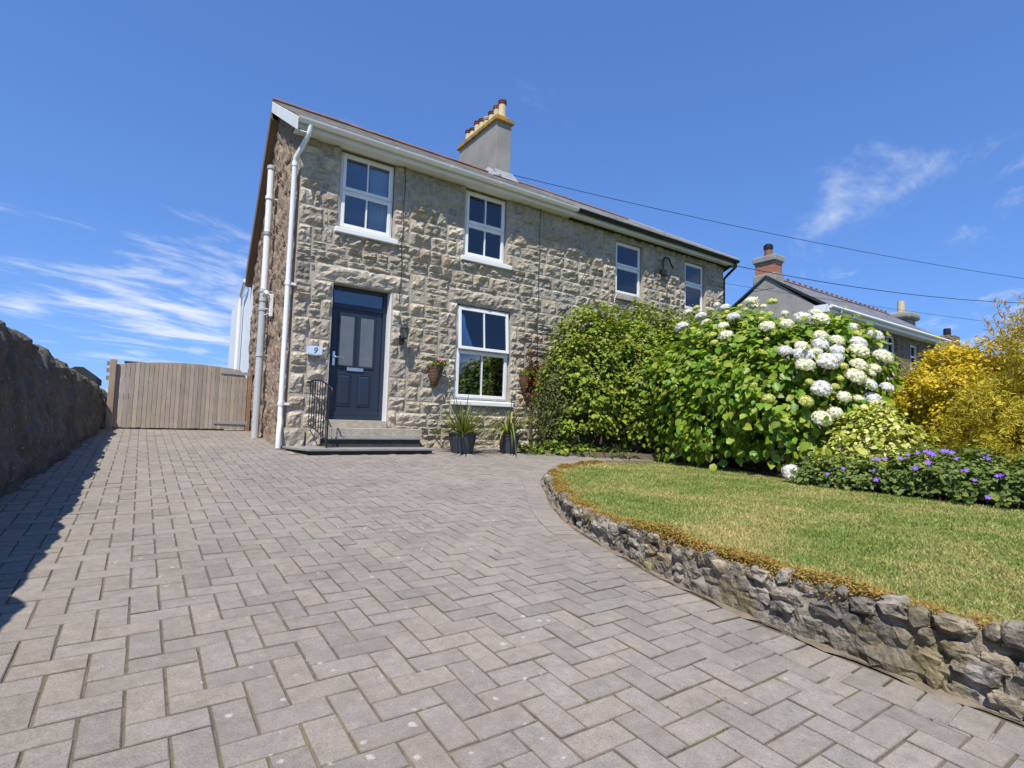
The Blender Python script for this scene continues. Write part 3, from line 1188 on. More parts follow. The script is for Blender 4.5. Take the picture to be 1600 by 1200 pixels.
def window(root, x0, x1, z0, z1, y, tilt=0.0, sill=None, sill_mat='upvc', inside_='dark', bars=True, split=0.5, zs=0.09):
    m = MB()
    ring(m, x0, x1, z0, z1, 0.035, y, y + 0.075)
    zm = z0 + (z1 - z0) * split
    m.box(x0 + .035, x1 - .035, y + .002, y + .07, zm - 0.02, zm + 0.02)
    w = m.build('window', 'upvc', root, bevel=0.004)
    sash(w, x0 + 0.03, x1 - 0.03, zm + 0.012, z1 - 0.03, y + 0.012, bars, tilt)
    sash(w, x0 + 0.03, x1 - 0.03, z0 + 0.03, zm - 0.012, y + 0.012, bars)
    if sill:
        m = MB()
        a, b, zt = sill
        m.hexa([(a, -0.07, zt - zs), (b, -0.07, zt - zs), (a, y + .02, zt - zs), (b, y + .02, zt - zs),
                (a, -0.07, zt - 0.015), (b, -0.07, zt - 0.015), (a, y + .02, zt + 0.012), (b, y + .02, zt + 0.012)])
        m.build('sill', sill_mat, w, bevel=0.006)
    # the room behind the glass
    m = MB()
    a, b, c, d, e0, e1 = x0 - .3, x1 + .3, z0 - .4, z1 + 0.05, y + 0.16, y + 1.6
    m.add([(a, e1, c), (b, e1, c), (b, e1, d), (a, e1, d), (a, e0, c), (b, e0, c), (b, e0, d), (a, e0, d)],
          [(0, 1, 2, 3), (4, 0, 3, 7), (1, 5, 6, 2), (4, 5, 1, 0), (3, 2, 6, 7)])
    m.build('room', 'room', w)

    def curtain(cx0, cx1, mat, y_):
        V, F = [], []
        n = 24
        for j, z in enumerate((z0, z1)):
            for i in range(n + 1):
                V.append((cx0 + (cx1 - cx0) * i / n, y_ + 0.018 * math.sin(i * 1.9), z))
        for i in range(n):
            F.append((i, i + 1, n + 2 + i, n + 1 + i))
        mobj('curtain', V, F, mat, w, smooth=True)
    if inside_ == 'right':
        curtain(x0 + (x1 - x0) * 0.60, x1 - 0.02, 'curtain', y + 0.13)
    elif inside_ == 'both':
        curtain(x0 + (x1 - x0) * 0.55, x0 + (x1 - x0) * 0.82, 'curtain', y + 0.13)
    elif inside_ == 'teal':
        curtain(x0 + 0.02, x1 - 0.02, 'teal', y + 0.13)
    elif inside_ == 'blind':
        m = MB()
        z = z0 + 0.05
        while z < z1 - 0.05:
            m.hexa([(x0 + .06, y + .14, z), (x1 - .06, y + .14, z), (x0 + .06, y + .175, z + .016), (x1 - .06, y + .175, z + .016),
                    (x0 + .06, y + .14, z + .002), (x1 - .06, y + .14, z + .002), (x0 + .06, y + .175, z + .018), (x1 - .06, y + .175, z + .018)])
            z += 0.042
        m.build('blind', 'room', w)
    return w


# ------------------------------------------------------------------ house number nine
PX = 5.04
RY, RZ = 1.70, 5.98          # ridge
EY, EZ = -0.30, 4.80         # eave
BY, BZ = 3.40, 3.42          # rear eave
WT = 4.675                   # wall top at the soffit
H1 = thing('stone_house', (0, 0, 0.1), 'grey granite semi-detached house with navy front door, white gutter and brown side gable', 'house', 'pair of semi-detached houses')
holes1 = [(0.57, 1.44, 3.45, WT), (2.73, 3.60, 3.45, WT), (2.64, 3.75, 0.97, 2.61), (0.55, 1.47, 0.46, 2.61)]
m = MB()
wall_panel(m, 0.0, PX, 0.0, WT, 0.0, holes1, 0.22)
wall1 = m.build('wall', 'mortar', H1)
fixed1 = [(0.27, 1.77, 2.61, 2.88, 'dressed'), (2.46, 3.96, 2.61, 2.88, 'dressed')]
fixed1 += jambs(*holes1[3], 1, hi=0.30, lo=0.15) + jambs(*holes1[2], 2) + jambs(*holes1[0], 3, lo=0.15, hi=0.27) + jambs(*holes1[1], 4)
z, k = 0.45, 0
while z < WT - 0.1:
    h = random.choice([0.24, 0.27, 0.30])
    fixed1.append((0.0, 0.36 if k % 2 else 0.21, z, min(z + h, WT), 'dressed'))
    z += h
    k += 1
sills1 = [(0.51, 1.50, 3.36, 3.45), (2.67, 3.69, 3.36, 3.45), (2.58, 3.81, 0.87, 0.97), (0.0, 0.48, 0.06, 0.45), (0.48, 2.0, 0.06, 0.46)]
# plinth stones beside the steps
for (a, b, c, d) in ((-0.055, 0.25, 0.10, 0.455), (0.26, 0.50, 0.10, 0.445)):
    V, F = stone_geo(a, b, c, d, 'dressed', -0.07, random)
    mobj('plinth_stone', V, F, 'stone', wall1, np.array((0.40, 0.35, 0.275)))
    m = MB()
    m.box(a + .01, b - .01, -0.06, 0.10, c, d - 0.008)
    m.build('plinth_backing', 'granite', wall1)

# brown gable wall, rough rubble
def roof_z(y):
    return EZ + (RZ - EZ) * (y - EY) / (RY - EY) if y <= RY else RZ + (BZ - RZ) * (y - RY) / (BY - RY)


ny, nz = 90, 150
V, F = [], []
for j in range(nz + 1):
    for i in range(ny + 1):
        y = (BY - 0.07) * i / ny
        z = 0.05 + (roof_z(y) - 0.10) * j / nz
        q = fbm(y * 4.0, z * 5.5, 1.7, 4)
        pit = max(0.0, mnoise.noise(Vector((y * 10, z * 8, 7.0))) - 0.18)
        bl = min(1.0, i / 3)
        V.append((0.004 + bl * (-0.042 - 0.035 * q + 0.16 * pit), y, z))
F = [(j * (ny + 1) + i, (j + 1) * (ny + 1) + i, (j + 1) * (ny + 1) + i + 1, j * (ny + 1) + i + 1) for j in range(nz) for i in range(ny)]
mobj('gable_wall', V, F, 'gable', H1)
m = MB()
m.box(0.03, PX, BY - 0.12, BY - 0.06, 0.0, BZ + 0.1)
m.build('rear_wall', 'cement', H1)

# steps up to the door
def step(parent, x0, x1, y0, y1, z0, z1, mat_t, mat_r, th, over, name='step', slant=0.0):
    m = MB()
    m.hexa([(x0 + slant, y0, z1 - th), (x1, y0, z1 - th), (x0, y1, z1 - th), (x1, y1, z1 - th), (x0 + slant, y0, z1), (x1, y0, z1), (x0, y1, z1), (x1, y1, z1)])
    s = m.build(name, mat_t, parent, bevel=0.005)
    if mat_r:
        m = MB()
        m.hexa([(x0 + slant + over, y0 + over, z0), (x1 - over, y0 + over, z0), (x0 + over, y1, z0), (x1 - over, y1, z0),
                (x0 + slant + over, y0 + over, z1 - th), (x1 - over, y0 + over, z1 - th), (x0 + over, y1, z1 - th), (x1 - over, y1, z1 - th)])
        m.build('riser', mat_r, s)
    return s


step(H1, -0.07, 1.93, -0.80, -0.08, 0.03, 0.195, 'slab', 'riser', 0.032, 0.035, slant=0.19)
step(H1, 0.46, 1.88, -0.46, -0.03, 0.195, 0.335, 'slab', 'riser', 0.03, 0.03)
step(H1, 0.56, 1.96, -0.26, -0.01, 0.335, 0.462, 'granite', None, 0.127, 0)
step(H1, 0.552, 1.468, -0.035, 0.20, 0.462, 0.575, 'granite', None, 0.113, 0, name='door_sill')

# white painted reveal right of the door
m = MB()
m.box(1.452, 1.4695, 0.012, 0.15, 0.575, 2.605)
m.build('door_reveal', 'upvc', H1)

# front door
DY = 0.145
m = MB()
ring(m, 0.553, 1.452, 0.577, 2.606, 0.06, DY, DY + 0.07)
m.box(0.61, 1.395, DY + .002, DY + .068, 2.27, 2.345)
door = m.build('door', 'navy', H1, bevel=0.004)
m = MB()
m.box(0.618, 1.387, DY + 0.022, DY + 0.062, 0.635, 2.27)
m.box(0.618, 1.387, DY + 0.004, DY + 0.03, 0.64, 0.70)
leaf = m.build('door_leaf', 'navy', door, bevel=0.003)
for a, b, c, d in ((0.735, 0.945, 1.405, 2.165), (1.045, 1.255, 1.405, 2.165)):
    m = MB()
    ring(m, a - .03, b + .03, c - .03, d + .03, 0.028, DY + 0.006, DY + 0.03)
    m.build('pane_moulding', 'navy', door, bevel=0.005)
    m = MB()
    m.box(a, b, DY + 0.014, DY + 0.0215, c, d)
    m.build('frosted_pane', 'frost', door)
for a, b, c, d in ((0.735, 0.93, 0.80, 1.26), (1.045, 1.24, 0.80, 1.26)):
    m = MB()
    ring(m, a - .012, b + .012, c - .012, d + .012, 0.016, DY + 0.010, DY + 0.03)
    m.hexa([(a + .03, DY + .006, c + .03), (b - .03, DY + .006, c + .03), (a + .005, DY + .0215, c + .005), (b - .005, DY + .0215, c + .005),
            (a + .03, DY + .006, d - .03), (b - .03, DY + .006, d - .03), (a + .005, DY + .0215, d - .005), (b - .005, DY + .0215, d - .005)])
    m.build('door_panel', 'navy', door, bevel=0.003)
m = MB()
m.box(0.86, 1.12, DY + 0.004, DY + 0.0215, 1.325, 1.375)
m.build('letter_plate', 'chrome', door, bevel=0.004)
m = MB()
m.box(0.638, 0.672, DY + 0.006, DY + 0.0215, 1.39, 1.60)
m.tube([(0.655, DY + .01, 1.515), (0.655, DY - .045, 1.515), (0.67, DY - .05, 1.515), (0.79, DY - .05, 1.513)], 0.010, 8)
m.build('door_handle', 'chrome', door, bevel=0)
m = MB()
m.box(0.613, 1.392, DY + 0.03, DY + 0.038, 2.345, 2.546)
m.build('fanlight_pane', 'glass', door)
m = MB()
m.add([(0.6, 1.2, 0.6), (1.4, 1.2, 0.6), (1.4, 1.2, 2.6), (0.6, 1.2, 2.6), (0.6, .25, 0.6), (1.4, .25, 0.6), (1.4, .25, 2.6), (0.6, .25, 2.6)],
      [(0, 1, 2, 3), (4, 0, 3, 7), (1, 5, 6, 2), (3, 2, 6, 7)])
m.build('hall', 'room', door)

window(H1, 0.585, 1.425, 3.462, 4.645, 0.045, sill=(0.52, 1.505, 3.455), inside_='right')
window(H1, 2.745, 3.585, 3.462, 4.645, 0.045, sill=(2.67, 3.70, 3.455), inside_='right')
window(H1, 2.655, 3.735, 0.985, 2.595, 0.045, tilt=R_(4.5), sill=(2.585, 3.815, 0.965), inside_='blind', split=0.52, zs=0.085)

# eaves: soffit, fascia, gutter
def eaves(H, x0, x1, gmat, fmat, drop=0.0):
    m = MB()
    m.box(x0, x1, -0.215, 0.0, WT - 0.004, WT + 0.014)
    m.build('soffit', fmat, H)
    m = MB()
    m.box(x0, x1, -0.238, -0.2155, WT - 0.022, EZ + 0.02)
    m.build('fascia', fmat, H, bevel=0.003)
    m = MB()
    n = 10
    cz, cy, r = 4.775, -0.297, 0.057
    prof = [(cy + r * math.cos(math.pi + math.pi * i / n), cz + r * 1.05 * math.sin(math.pi + math.pi * i / n)) for i in range(n + 1)]
    inner_ = [(cy + (r - .006) * math.cos(math.pi + math.pi * i / n), cz + (r - .006) * 1.05 * math.sin(math.pi + math.pi * i / n)) for i in range(n, -1, -1)]
    m.prism(prof + inner_, 0, x0, x1)
    m.prism(prof, 0, x0 - .004, x0 + .001)
    m.prism(prof, 0, x1 - .001, x1 + .004)
    g = m.build('gutter', gmat, H, smooth=30)
    x = x0 + 0.5
    while x < x1 - 0.2:
        m = MB()
        pr = [(cy + (r + .006) * math.cos(math.pi + math.pi * i / n), cz + (r + .006) * 1.05 * math.sin(math.pi + math.pi * i / n)) for i in range(n + 1)]
        m.prism(pr, 0, x - 0.018, x + 0.018)
        m.build('gutter_bracket', gmat, g)
        x += 0.95
    return g


eaves(H1, -0.13, PX - 0.001, 'upvc', 'fascia')


def slates(H, pts_fn, x_range, rows, w=0.26, tone=(0.235, 0.215, 0.195), name='slates'):
    m = MB()
    rr = random.Random(len(H.name) * 7 + rows)
    for k in range(rows):
        t0, t1 = k / rows, (k + 1.35) / rows
        t1 = min(t1, 1.0)
        xa, xb = x_range(t0)
        x = xa - (w / 2 if k % 2 else 0)
        while x < xb:
            a, b = max(x, xa) + 0.002, min(x + w, xb) - 0.002
            if b - a > 0.03:
                y0, z0 = pts_fn(t0)
                y1, z1 = pts_fn(t1)
                l0, l1 = 0.013 + rr.uniform(0, .003), 0.005
                s = 1 + rr.gauss(0, 0.16)
                c = tuple(v * s for v in tone)
                m.hexa([(a, y0, z0 - .004), (b, y0, z0 - .004), (a, y1, z1 - .006), (b, y1, z1 - .006),
                        (a, y0, z0 + l0), (b, y0, z0 + l0), (a, y1, z1 + l1), (b, y1, z1 + l1)], c)
            x += w
    return m.build(name, 'slate', H, kind='stuff')


def ridge_tiles(H, x0, x1, y, z, L=0.44):
    n = max(1, round((x1 - x0) / L))
    for k in range(n):
        a, b = x0 + (x1 - x0) * k / n, x0 + (x1 - x0) * (k + 1) / n
        m = MB()
        P = [(-0.13, -0.075), (-0.08, -0.035), (0, 0.015), (0.08, -0.035), (0.13, -0.085), (0.11, -0.10), (0.0, -0.01), (-0.11, -0.10)]
        lift = random.uniform(0, 0.008)
        m.prism([(y + p, z + q + lift) for p, q in P], 0, a + .004, b - .004)
        m.build('ridge_tile', 'terra', H, bevel=0.004)


def roof_slab(H, x0, x1):
    m = MB()
    P = [(EY, EZ), (RY, RZ), (BY + 0.02, BZ), (BY + .02, BZ - 0.07), (RY, RZ - 0.07), (EY, EZ - 0.05)]
    m.prism(P, 0, x0, x1)
    return m.build('roof', 'felt', H)


rf = roof_slab(H1, -0.15, PX - 0.001)
slates(rf, lambda t: (EY - 0.02 + (RY - EY) * t, EZ - 0.01 + (RZ - EZ) * t), lambda t: (-0.16, PX), 13)
slates(rf, lambda t: (BY + 0.03 + (RY - BY) * t, BZ + (RZ - BZ) * t), lambda t: (-0.16, PX), 16, name='rear_slates')
ridge_tiles(rf, -0.16, PX - 0.004, RY, RZ + 0.045)


def barge(H, y0, z0, y1, z1, mat, h, x0=-0.165, x1=-0.140, name='bargeboard'):
    m = MB()
    m.hexa([(x0, y0, z0 - h), (x1, y0, z0 - h), (x0, y1, z1 - h), (x1, y1, z1 - h), (x0, y0, z0), (x1, y0, z0), (x0, y1, z1), (x1, y1, z1)])
    return m.build(name, mat, H, bevel=0.002)


barge(rf, -0.34, EZ - 0.035, RY, RZ - 0.015, 'fascia', 0.19)
MATS['browntimber'] = simple('brown_stained_timber', (0.20, 0.13, 0.085), 0.8, 0.2, 4, 0.3, 40)
barge(rf, RY, RZ - 0.015, BY + 0.05, BZ - 0.03, 'browntimber', 0.30, name='rear_bargeboard')
barge(rf, RY, RZ - 0.31, BY + 0.05, BZ - 0.32, 'browntimber', 0.02, x0=-0.139, x1=-0.01, name='verge_soffit')
barge(rf, EY, EZ - 0.20, RY, RZ - 0.18, 'fascia', 0.015, x0=-0.139, x1=-0.01, name='verge_soffit')

# chimney with eight pots
CX0, CX1, CY0, CY1, CZ = 4.265, 4.645, 1.52, 3.18, 7.13
m = MB()
m.box(CX0, CX1, CY0, CY1, 3.5, CZ)
ch = m.build('chimney', 'cement', H1, bevel=0.006)
m = MB()
m.box(CX0 - 0.05, CX1 + 0.05, CY0 - 0.06, CY1 + 0.06, CZ - 0.005, CZ + 0.085)
m.box(CX0 - 0.02, CX1 + 0.02, CY0 - 0.03, CY1 + 0.03, CZ + 0.0855, CZ + 0.13)
m.build('chimney_cap', 'cap', ch, bevel=0.012)
for k in range(8):
    py = CY0 + 0.10 + k * (CY1 - CY0 - 0.2) / 7
    zt = CZ + 0.12
    hgt = [0.42, 0.40, 0.36, 0.31, 0.38, 0.42, 0.34, 0.38][k]
    m = MB()
    m.lathe((CX0 + CX1) / 2, py, [(0.0, zt), (0.094, zt), (0.083, zt + hgt * .3), (0.078, zt + hgt * .78), (0.0, zt + hgt * .78)], 14)
    p = m.build('chimney_pot', 'oldpot', ch, smooth=35)
    m = MB()
    m.lathe((CX0 + CX1) / 2, py, [(0.0, zt + hgt * .78), (0.088, zt + hgt * .78), (0.097, zt + hgt * .84), (0.085, zt + hgt * .88), (0.097, zt + hgt * .94), (0.092, zt + hgt), (0.06, zt + hgt), (0.06, zt + hgt * .8), (0, zt + hgt * .8)], 14)
    m.build('pot_rim', ['redpot', 'terra', 'redpot', 'oldpot', 'redpot', 'redpot', 'redpot', 'redpot'][k], p, smooth=35)
m = MB()    # lead apron and soakers where the stack meets the slates
ra = roof_z(CY0)
m.hexa([(CX0 - .06, CY0 - .26, roof_z(CY0 - .26) + .03), (CX1 + .06, CY0 - .26, roof_z(CY0 - .26) + .03), (CX0 - .06, CY0 - .012, ra + .03), (CX1 + .06, CY0 - .012, ra + .03),
        (CX0 - .06, CY0 - .26, roof_z(CY0 - .26) + .04), (CX1 + .06, CY0 - .26, roof_z(CY0 - .26) + .04), (CX0 - .06, CY0 - .012, ra + .16), (CX1 + .06, CY0 - .012, ra + .16)])
m.hexa([(CX0 - .15, CY0 - .26, roof_z(CY0 - .26) + .03), (CX0 - .012, CY0 - .26, roof_z(CY0 - .26) + .03), (CX0 - .15, RY + .1, RZ + .03), (CX0 - .012, RY + .1, RZ + .03),
        (CX0 - .15, CY0 - .26, roof_z(CY0 - .26) + .045), (CX0 - .012, CY0 - .26, roof_z(CY0 - .26) + .10), (CX0 - .15, RY + .1, RZ + .055), (CX0 - .012, RY + .1, RZ + .20)])
m.build('flashing', 'lead', ch)

# downpipe at the corner
m = MB()
m.tube([(0.03, -0.297, 4.74), (0.03, -0.297, 4.63), (0.0, -0.24, 4.52), (-0.085, -0.045, 4.30), (-0.09, -0.03, 4.20), (-0.09, -0.03, 0.62), (-0.09, -0.05, 0.53), (-0.11, -0.12, 0.44), (-0.115, -0.14, 0.36), (-0.115, -0.14, 0.17)], 0.034, 12)
dp = m.build('downpipe', 'upvc', H1, smooth=50)
for zz in (4.18, 2.45, 0.75):
    m = MB()
    m.lathe(-0.09, -0.03, [(0.0, zz), (0.041, zz), (0.041, zz + .06), (0, zz + .06)], 12)
    m.box(-0.055, 0.02, -0.045, -0.015, zz + .01, zz + .045)
    m.build('pipe_clip', 'upvc', dp, smooth=35)

# soil pipe on the gable: grey below, white above
SX, SY = -0.155, 1.42
m = MB()
m.tube([(SX, SY, gz(SY) - 0.02), (SX, SY, 2.62)], 0.056, 14)
sp = m.build('soil_pipe', 'greypipe', H1, smooth=50)
m = MB()
m.tube([(SX, SY, 2.62), (SX, SY, 4.72)], 0.052, 14)
m.build('upper_pipe', 'upvc', sp, smooth=50)
for zz, mt in ((1.55, 'greypipe'), (2.30, 'greypipe'), (2.45, 'greypipe'), (2.60, 'greypipe'), (3.55, 'galv'), (4.15, 'upvc'), (4.66, 'greypipe')):
    m = MB()
    m.lathe(SX, SY, [(0.0, zz), (0.066, zz), (0.066, zz + .05), (0, zz + .05)], 14)
    m.box(SX, -0.01, SY - 0.012, SY + 0.012, zz + .015, zz + .035)
    m.build('pipe_collar', mt, sp, smooth=35)

# rear extension, white
m = MB()
m.prism([(BY - .05, 0.1), (6.2, 0.1), (6.2, 3.05), (4.2, 3.05), (BY - .05, 3.30)], 0, -0.04, 3.2)
ext = m.build('rear_extension', 'white_render', H1)
m = MB()
m.tube([(-0.12, 3.75, 3.27), (-0.12, 4.28, 3.07), (-0.12, 4.30, 2.9), (-0.12, 4.30, 0.3)], 0.04, 10)
m.build('rear_downpipe', 'upvc', ext, smooth=50)

# ------------------------------------------------------------------ attached house to the right
HX = 10.17
H2 = thing('stone_house', (PX, 0, 0.1), 'attached granite house behind the hedge with black gutter and hipped slate roof', 'house', 'pair of semi-detached houses')
holes2 = [(6.39, 7.23, 3.36, WT - 0.12), (8.67, 9.45, 3.36, WT - 0.12)]
m = MB()
wall_panel(m, PX + .0005, HX, 0.0, WT, 0.0, holes2, 0.22)
m.add([(HX, 0, 0), (HX, BY, 0), (HX, BY, WT), (HX, 0, WT)], [(0, 1, 2, 3)])
wall2 = m.build('wall', 'mortar', H2)
fixed2 = jambs(*holes2[0], 21, lo=0.18, hi=0.36) + jambs(*holes2[1], 22, lo=0.18, hi=0.36)
z, k = 0.06, 0
while z < WT - 0.1:
    h = random.choice([0.24, 0.27, 0.30])
    fixed2.append((HX - (0.45 if k % 2 else 0.27), HX, z, min(z + h, WT), 'dressed'))
    z += h
    k += 1
sills2 = [(6.36, 7.35, 3.27, 3.36), (8.61, 9.51, 3.27, 3.36)]
allst = pack_stones(0.0, HX, 0.06, WT, holes1 + sills1 + holes2 + sills2, fixed1 + fixed2, 11)
st1 = [q for q in allst if (q[0] + q[1]) / 2 < PX]
st2 = [(a, b, c, d, 'hidden' if (d < 2.2 and kk == 'rubble') else kk) for a, b, c, d, kk in allst if (a + b) / 2 >= PX]
lay_stones(st1, wall1, 0.0, 5, 300, (CAM.x, CAM.y))
lay_stones(st2, wall2, 0.0, 6, 240, (CAM.x, CAM.y))
window(H2, 6.41, 7.215, 3.40, 4.545, 0.075, sill=(6.37, 7.33, 3.355), sill_mat='granite', inside_='both', bars=False, split=0.54)
window(H2, 8.69, 9.435, 3.40, 4.545, 0.075, sill=(8.62, 9.50, 3.355), sill_mat='granite', inside_='teal', bars=False, split=0.54)
eaves(H2, PX + 0.001, HX + 0.16, 'black', 'fascia')
m = MB()
m.box(HX + .002, HX + 0.165, -0.2, BY, WT - 0.004, WT + 0.012)
m.box(HX + 0.166, HX + 0.19, -0.238, BY, WT - 0.02, EZ + 0.02)
m.build('side_soffit', 'fascia', H2)
m = MB()
m.tube([(HX + .08, -0.297, 4.74), (HX + .08, -0.297, 4.62), (HX + .05, -0.10, 4.46), (HX + .05, 0.02, 4.36), (HX + .05, 0.03, 0.1)], 0.034, 10)
m.build('downpipe', 'black', H2, smooth=50)
HRX = 8.38
m = MB()
xe = HX + 0.20
m.add([(PX, EY, EZ), (xe, EY, EZ), (HRX, RY, RZ), (PX, RY, RZ), (PX, BY, BZ), (xe, BY, BZ + 0.0)],
      [(0, 1, 2, 3), (3, 2, 5, 4), (1, 5, 2)])
m.add([(PX, EY, EZ - .05), (xe, EY, EZ - .05), (xe, BY, BZ - .05), (PX, BY, BZ - .05)], [(3, 2, 1, 0)])
rf2 = m.build('roof', 'felt', H2)
slates(rf2, lambda t: (EY - 0.02 + (RY - EY) * t, EZ + (RZ - EZ) * t), lambda t: (PX, xe + 0.01 + (HRX - xe) * t), 13, tone=(0.31, 0.31, 0.29))
ridge_tiles(rf2, PX, HRX + 0.05, RY, RZ + 0.045)
m = MB()
m.tube([(HRX, RY, RZ + 0.01), (xe, EY, EZ + 0.012)], 0.035, 8, (0.25, 0.25, 0.24))
m.build('hip_roll', 'slate', rf2, smooth=60)

# ------------------------------------------------------------------ boundary wall on the left
WY0, WY1 = -10.5, 7.5
nu, nv_ = 420, 44


def wall_x(y):
    return -2.43 + 0.05 * (y + 3.0) if y < 2.7 else -2.145


V = []
for i in range(nu + 1):
    y = WY0 + (WY1 - WY0) * i / nu
    h = 1.31 - 0.042 * max(0, min(y, 3.2) + 4) + 0.055 * fbm(0, y * 1.5, 4.4, 4) + 0.02 * mnoise.noise(Vector((0, y * 6, 2)))
    g = min(gz(y), 0.33) - 0.1
    xf = wall_x(y)
    sec = []
    for k in range(nv_ + 1):
        t = k / nv_
        if t < 0.68:
            s = t / 0.68
            sec.append((xf - 0.10 * s ** 1.6, g + (h - 0.13 - g) * s, 1, 0))
        elif t < 0.86:
            a = (t - 0.68) / 0.18 * math.pi / 1.0
            cx, cz = xf - 0.28, h - 0.13
            sec.append((cx + 0.18 * math.cos(a), cz + 0.13 * math.sin(a), math.cos(a), math.sin(a)))
        else:
            s = (t - 0.86) / 0.14
            sec.append((xf - 0.46, h - 0.13 - s * (h - 0.13 - g), -1, 0))
    for x, z, nx_, nz_ in sec:
        vd, vp = mnoise.voronoi(Vector((x * 2.6, y * 3.4, z * 4.6)))
        q = 0.045 * fbm(x * 3, y * 3, z * 3.6, 4) + 0.085 * min(vd[1] - vd[0], 0.45) - 0.015
        V.append((x + nx_ * q, y, z + nz_ * q))
mm = nv_ + 1
F = [(i * mm + k, (i + 1) * mm + k, (i + 1) * mm + k + 1, i * mm + k + 1) for i in range(nu) for k in range(nv_)]
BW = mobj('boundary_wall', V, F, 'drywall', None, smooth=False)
props(BW, 'dark rough rubble boundary wall with rounded lichen top along the left of the driveway', 'wall')

# ------------------------------------------------------------------ wooden gate
GT = thing('driveway_gate', (-1.08, 2.68, 0.32), 'weathered grey-brown boarded timber gate with curved top across the driveway', 'gate')
gx0, gx1 = -2.045, -0.125
nbd = 30
for k in range(nbd):
    a = gx0 + (gx1 - gx0) * k / nbd
    b = gx0 + (gx1 - gx0) * (k + 1) / nbd
    def top(x):
        t = (x - gx0) / (gx1 - gx0)
        return 1.355 + 0.10 * (1 - ((t - 0.53) / 0.53) ** 2) + (-0.0 if t < .85 else -0.15 * max(0, (t - 0.94) / 0.06))
    m = MB()
    s = 1 + random.gauss(0, 0.10)
    c = (0.375 * s, 0.31 * s * (1 + random.gauss(0, .02)), 0.25 * s * (1 + random.gauss(0, .03)))
    dy = random.uniform(-0.002, 0.002)
    zb = 0.345 + random.uniform(-0.004, 0.004)
    m.hexa([(a + .0014, 2.655 + dy, zb), (b - .0014, 2.655 + dy, zb), (a + .0014, 2.678, zb), (b - .0014, 2.678, zb),
            (a + .0014, 2.655 + dy, top(a)), (b - .0014, 2.655 + dy, top(b)), (a + .0014, 2.678, top(a)), (b - .0014, 2.678, top(b))], c)
    m.build('board', 'wood', GT, bevel=0.0045)
for zc in (0.50, 0.85, 1.20):
    m = MB()
    m.box(gx0 + .01, gx1 - .01, 2.679, 2.72, zc - 0.05, zc + 0.05, (0.30, 0.23, 0.16))
    m.build('rail', 'wood', GT)
m = MB()
m.box(-2.125, -2.04, 2.60, 2.70, 0.2, 1.43, (0.36, 0.27, 0.19))
gp = m.build('gate_post', 'wood', GT, bevel=0.006)
m = MB()
for zz in (1.10, 1.22, 1.33):
    m.box(-2.165, -2.126, 2.615, 2.69, zz, zz + 0.06, (0.30, 0.22, 0.15))
m.build('post_block', 'wood', gp)
m = MB()
m.box(-0.118, -0.055, 2.62, 2.72, 0.2, 1.42, (0.28, 0.17, 0.10))
m.build('hanging_post', 'wood', GT, bevel=0.005)
for zz, x0 in ((1.335, -0.56), (0.455, -0.62)):
    m = MB()
    m.hexa([(x0, 2.640, zz - .018), (-0.10, 2.640, zz - .028), (x0, 2.652, zz - .018), (-0.10, 2.652, zz - .028),
            (x0, 2.640, zz + .018), (-0.10, 2.640, zz + .028), (x0, 2.652, zz + .018), (-0.10, 2.652, zz + .028)])
    m.tube([(-0.105, 2.632, zz - .05), (-0.105, 2.632, zz + .05)], 0.014, 8)
    m.build('strap_hinge', 'galv', GT)

# ------------------------------------------------------------------ retaining wall of the lawn
RW = thing('retaining_wall', (0.75, -6.0, -0.2), 'low curved rubble stone retaining wall holding up the lawn edge', 'wall')
VV, FF = [], []
rows = 9
path = edge[: int(len(edge) * 0.86)]
NP = len(path)
for i, (x, y) in enumerate(path):
    x2, y2 = path[min(i + 3, NP - 1)]
    x1_, y1_ = path[max(i - 3, 0)]
    t = Vector((x2 - x1_, y2 - y1_, 0)).normalized()
    nin = Vector((t.y, -t.x, 0))
    g = gz(y)
    htop = max(0.012, lz(y) + 0.005 - g)
    for k in range(rows + 4):
        if k <= rows:
            s = k / rows
            inn, z = 0.016 + 0.020 * s, g - 0.02 + (htop + 0.02) * s
        else:
            inn, z = 0.055 + 0.035 * (k - rows), g + htop - 0.01 * (k - rows)
        q = 0.034 * fbm(x * 7, y * 7, z * 10, 5) * min(1, htop / 0.1)
        VV.append((x + nin.x * (inn + q), y + nin.y * (inn + q), z + (0.35 * q if k >= rows else 0)))
mm = rows + 4
FF = [(i * mm + k, i * mm + k + 1, (i + 1) * mm + k + 1, (i + 1) * mm + k) for i in range(NP - 1) for k in range(mm - 1)]
mobj('mortar_core', VV, FF, 'rubble', RW, np.array((0.34, 0.305, 0.25)))


def rock(parent, c, t, nin, L, Hh, D, seed, col):
    bmr = bmesh.new()
    bmesh.ops.create_icosphere(bmr, subdivisions=3 if L > 0.09 else 2, radius=1.0)
    V = []
    ang_ = math.sin(seed * 12.9) * 0.32
    ca_, sa_ = math.cos(ang_), math.sin(ang_)
    for v in bmr.verts:
        p = v.co
        q = Vector([math.copysign(abs(a) ** 0.6, a) for a in p])
        n = mnoise.noise(p * 1.3 + Vector((seed * 3.1, seed, 0))) * 0.30 + mnoise.noise(p * 3.2 + Vector((seed, 0, seed))) * 0.20 + mnoise.noise(p * 7 + Vector((seed, 2, 0))) * 0.13
        q = q * (1 + n)
        ux, uz = q.x * ca_ - q.z * sa_, q.x * sa_ + q.z * ca_
        V.append(tuple(Vector(c) + t * (ux * L / 2) + nin * (q.y * D / 2) + Vector((0, 0, 1)) * (uz * Hh / 2)))
    F = [tuple(v.index for v in f.verts) for f in bmr.faces]
    bmr.free()
    return mobj('stone', V, F, 'rubble', parent, np.array(col))


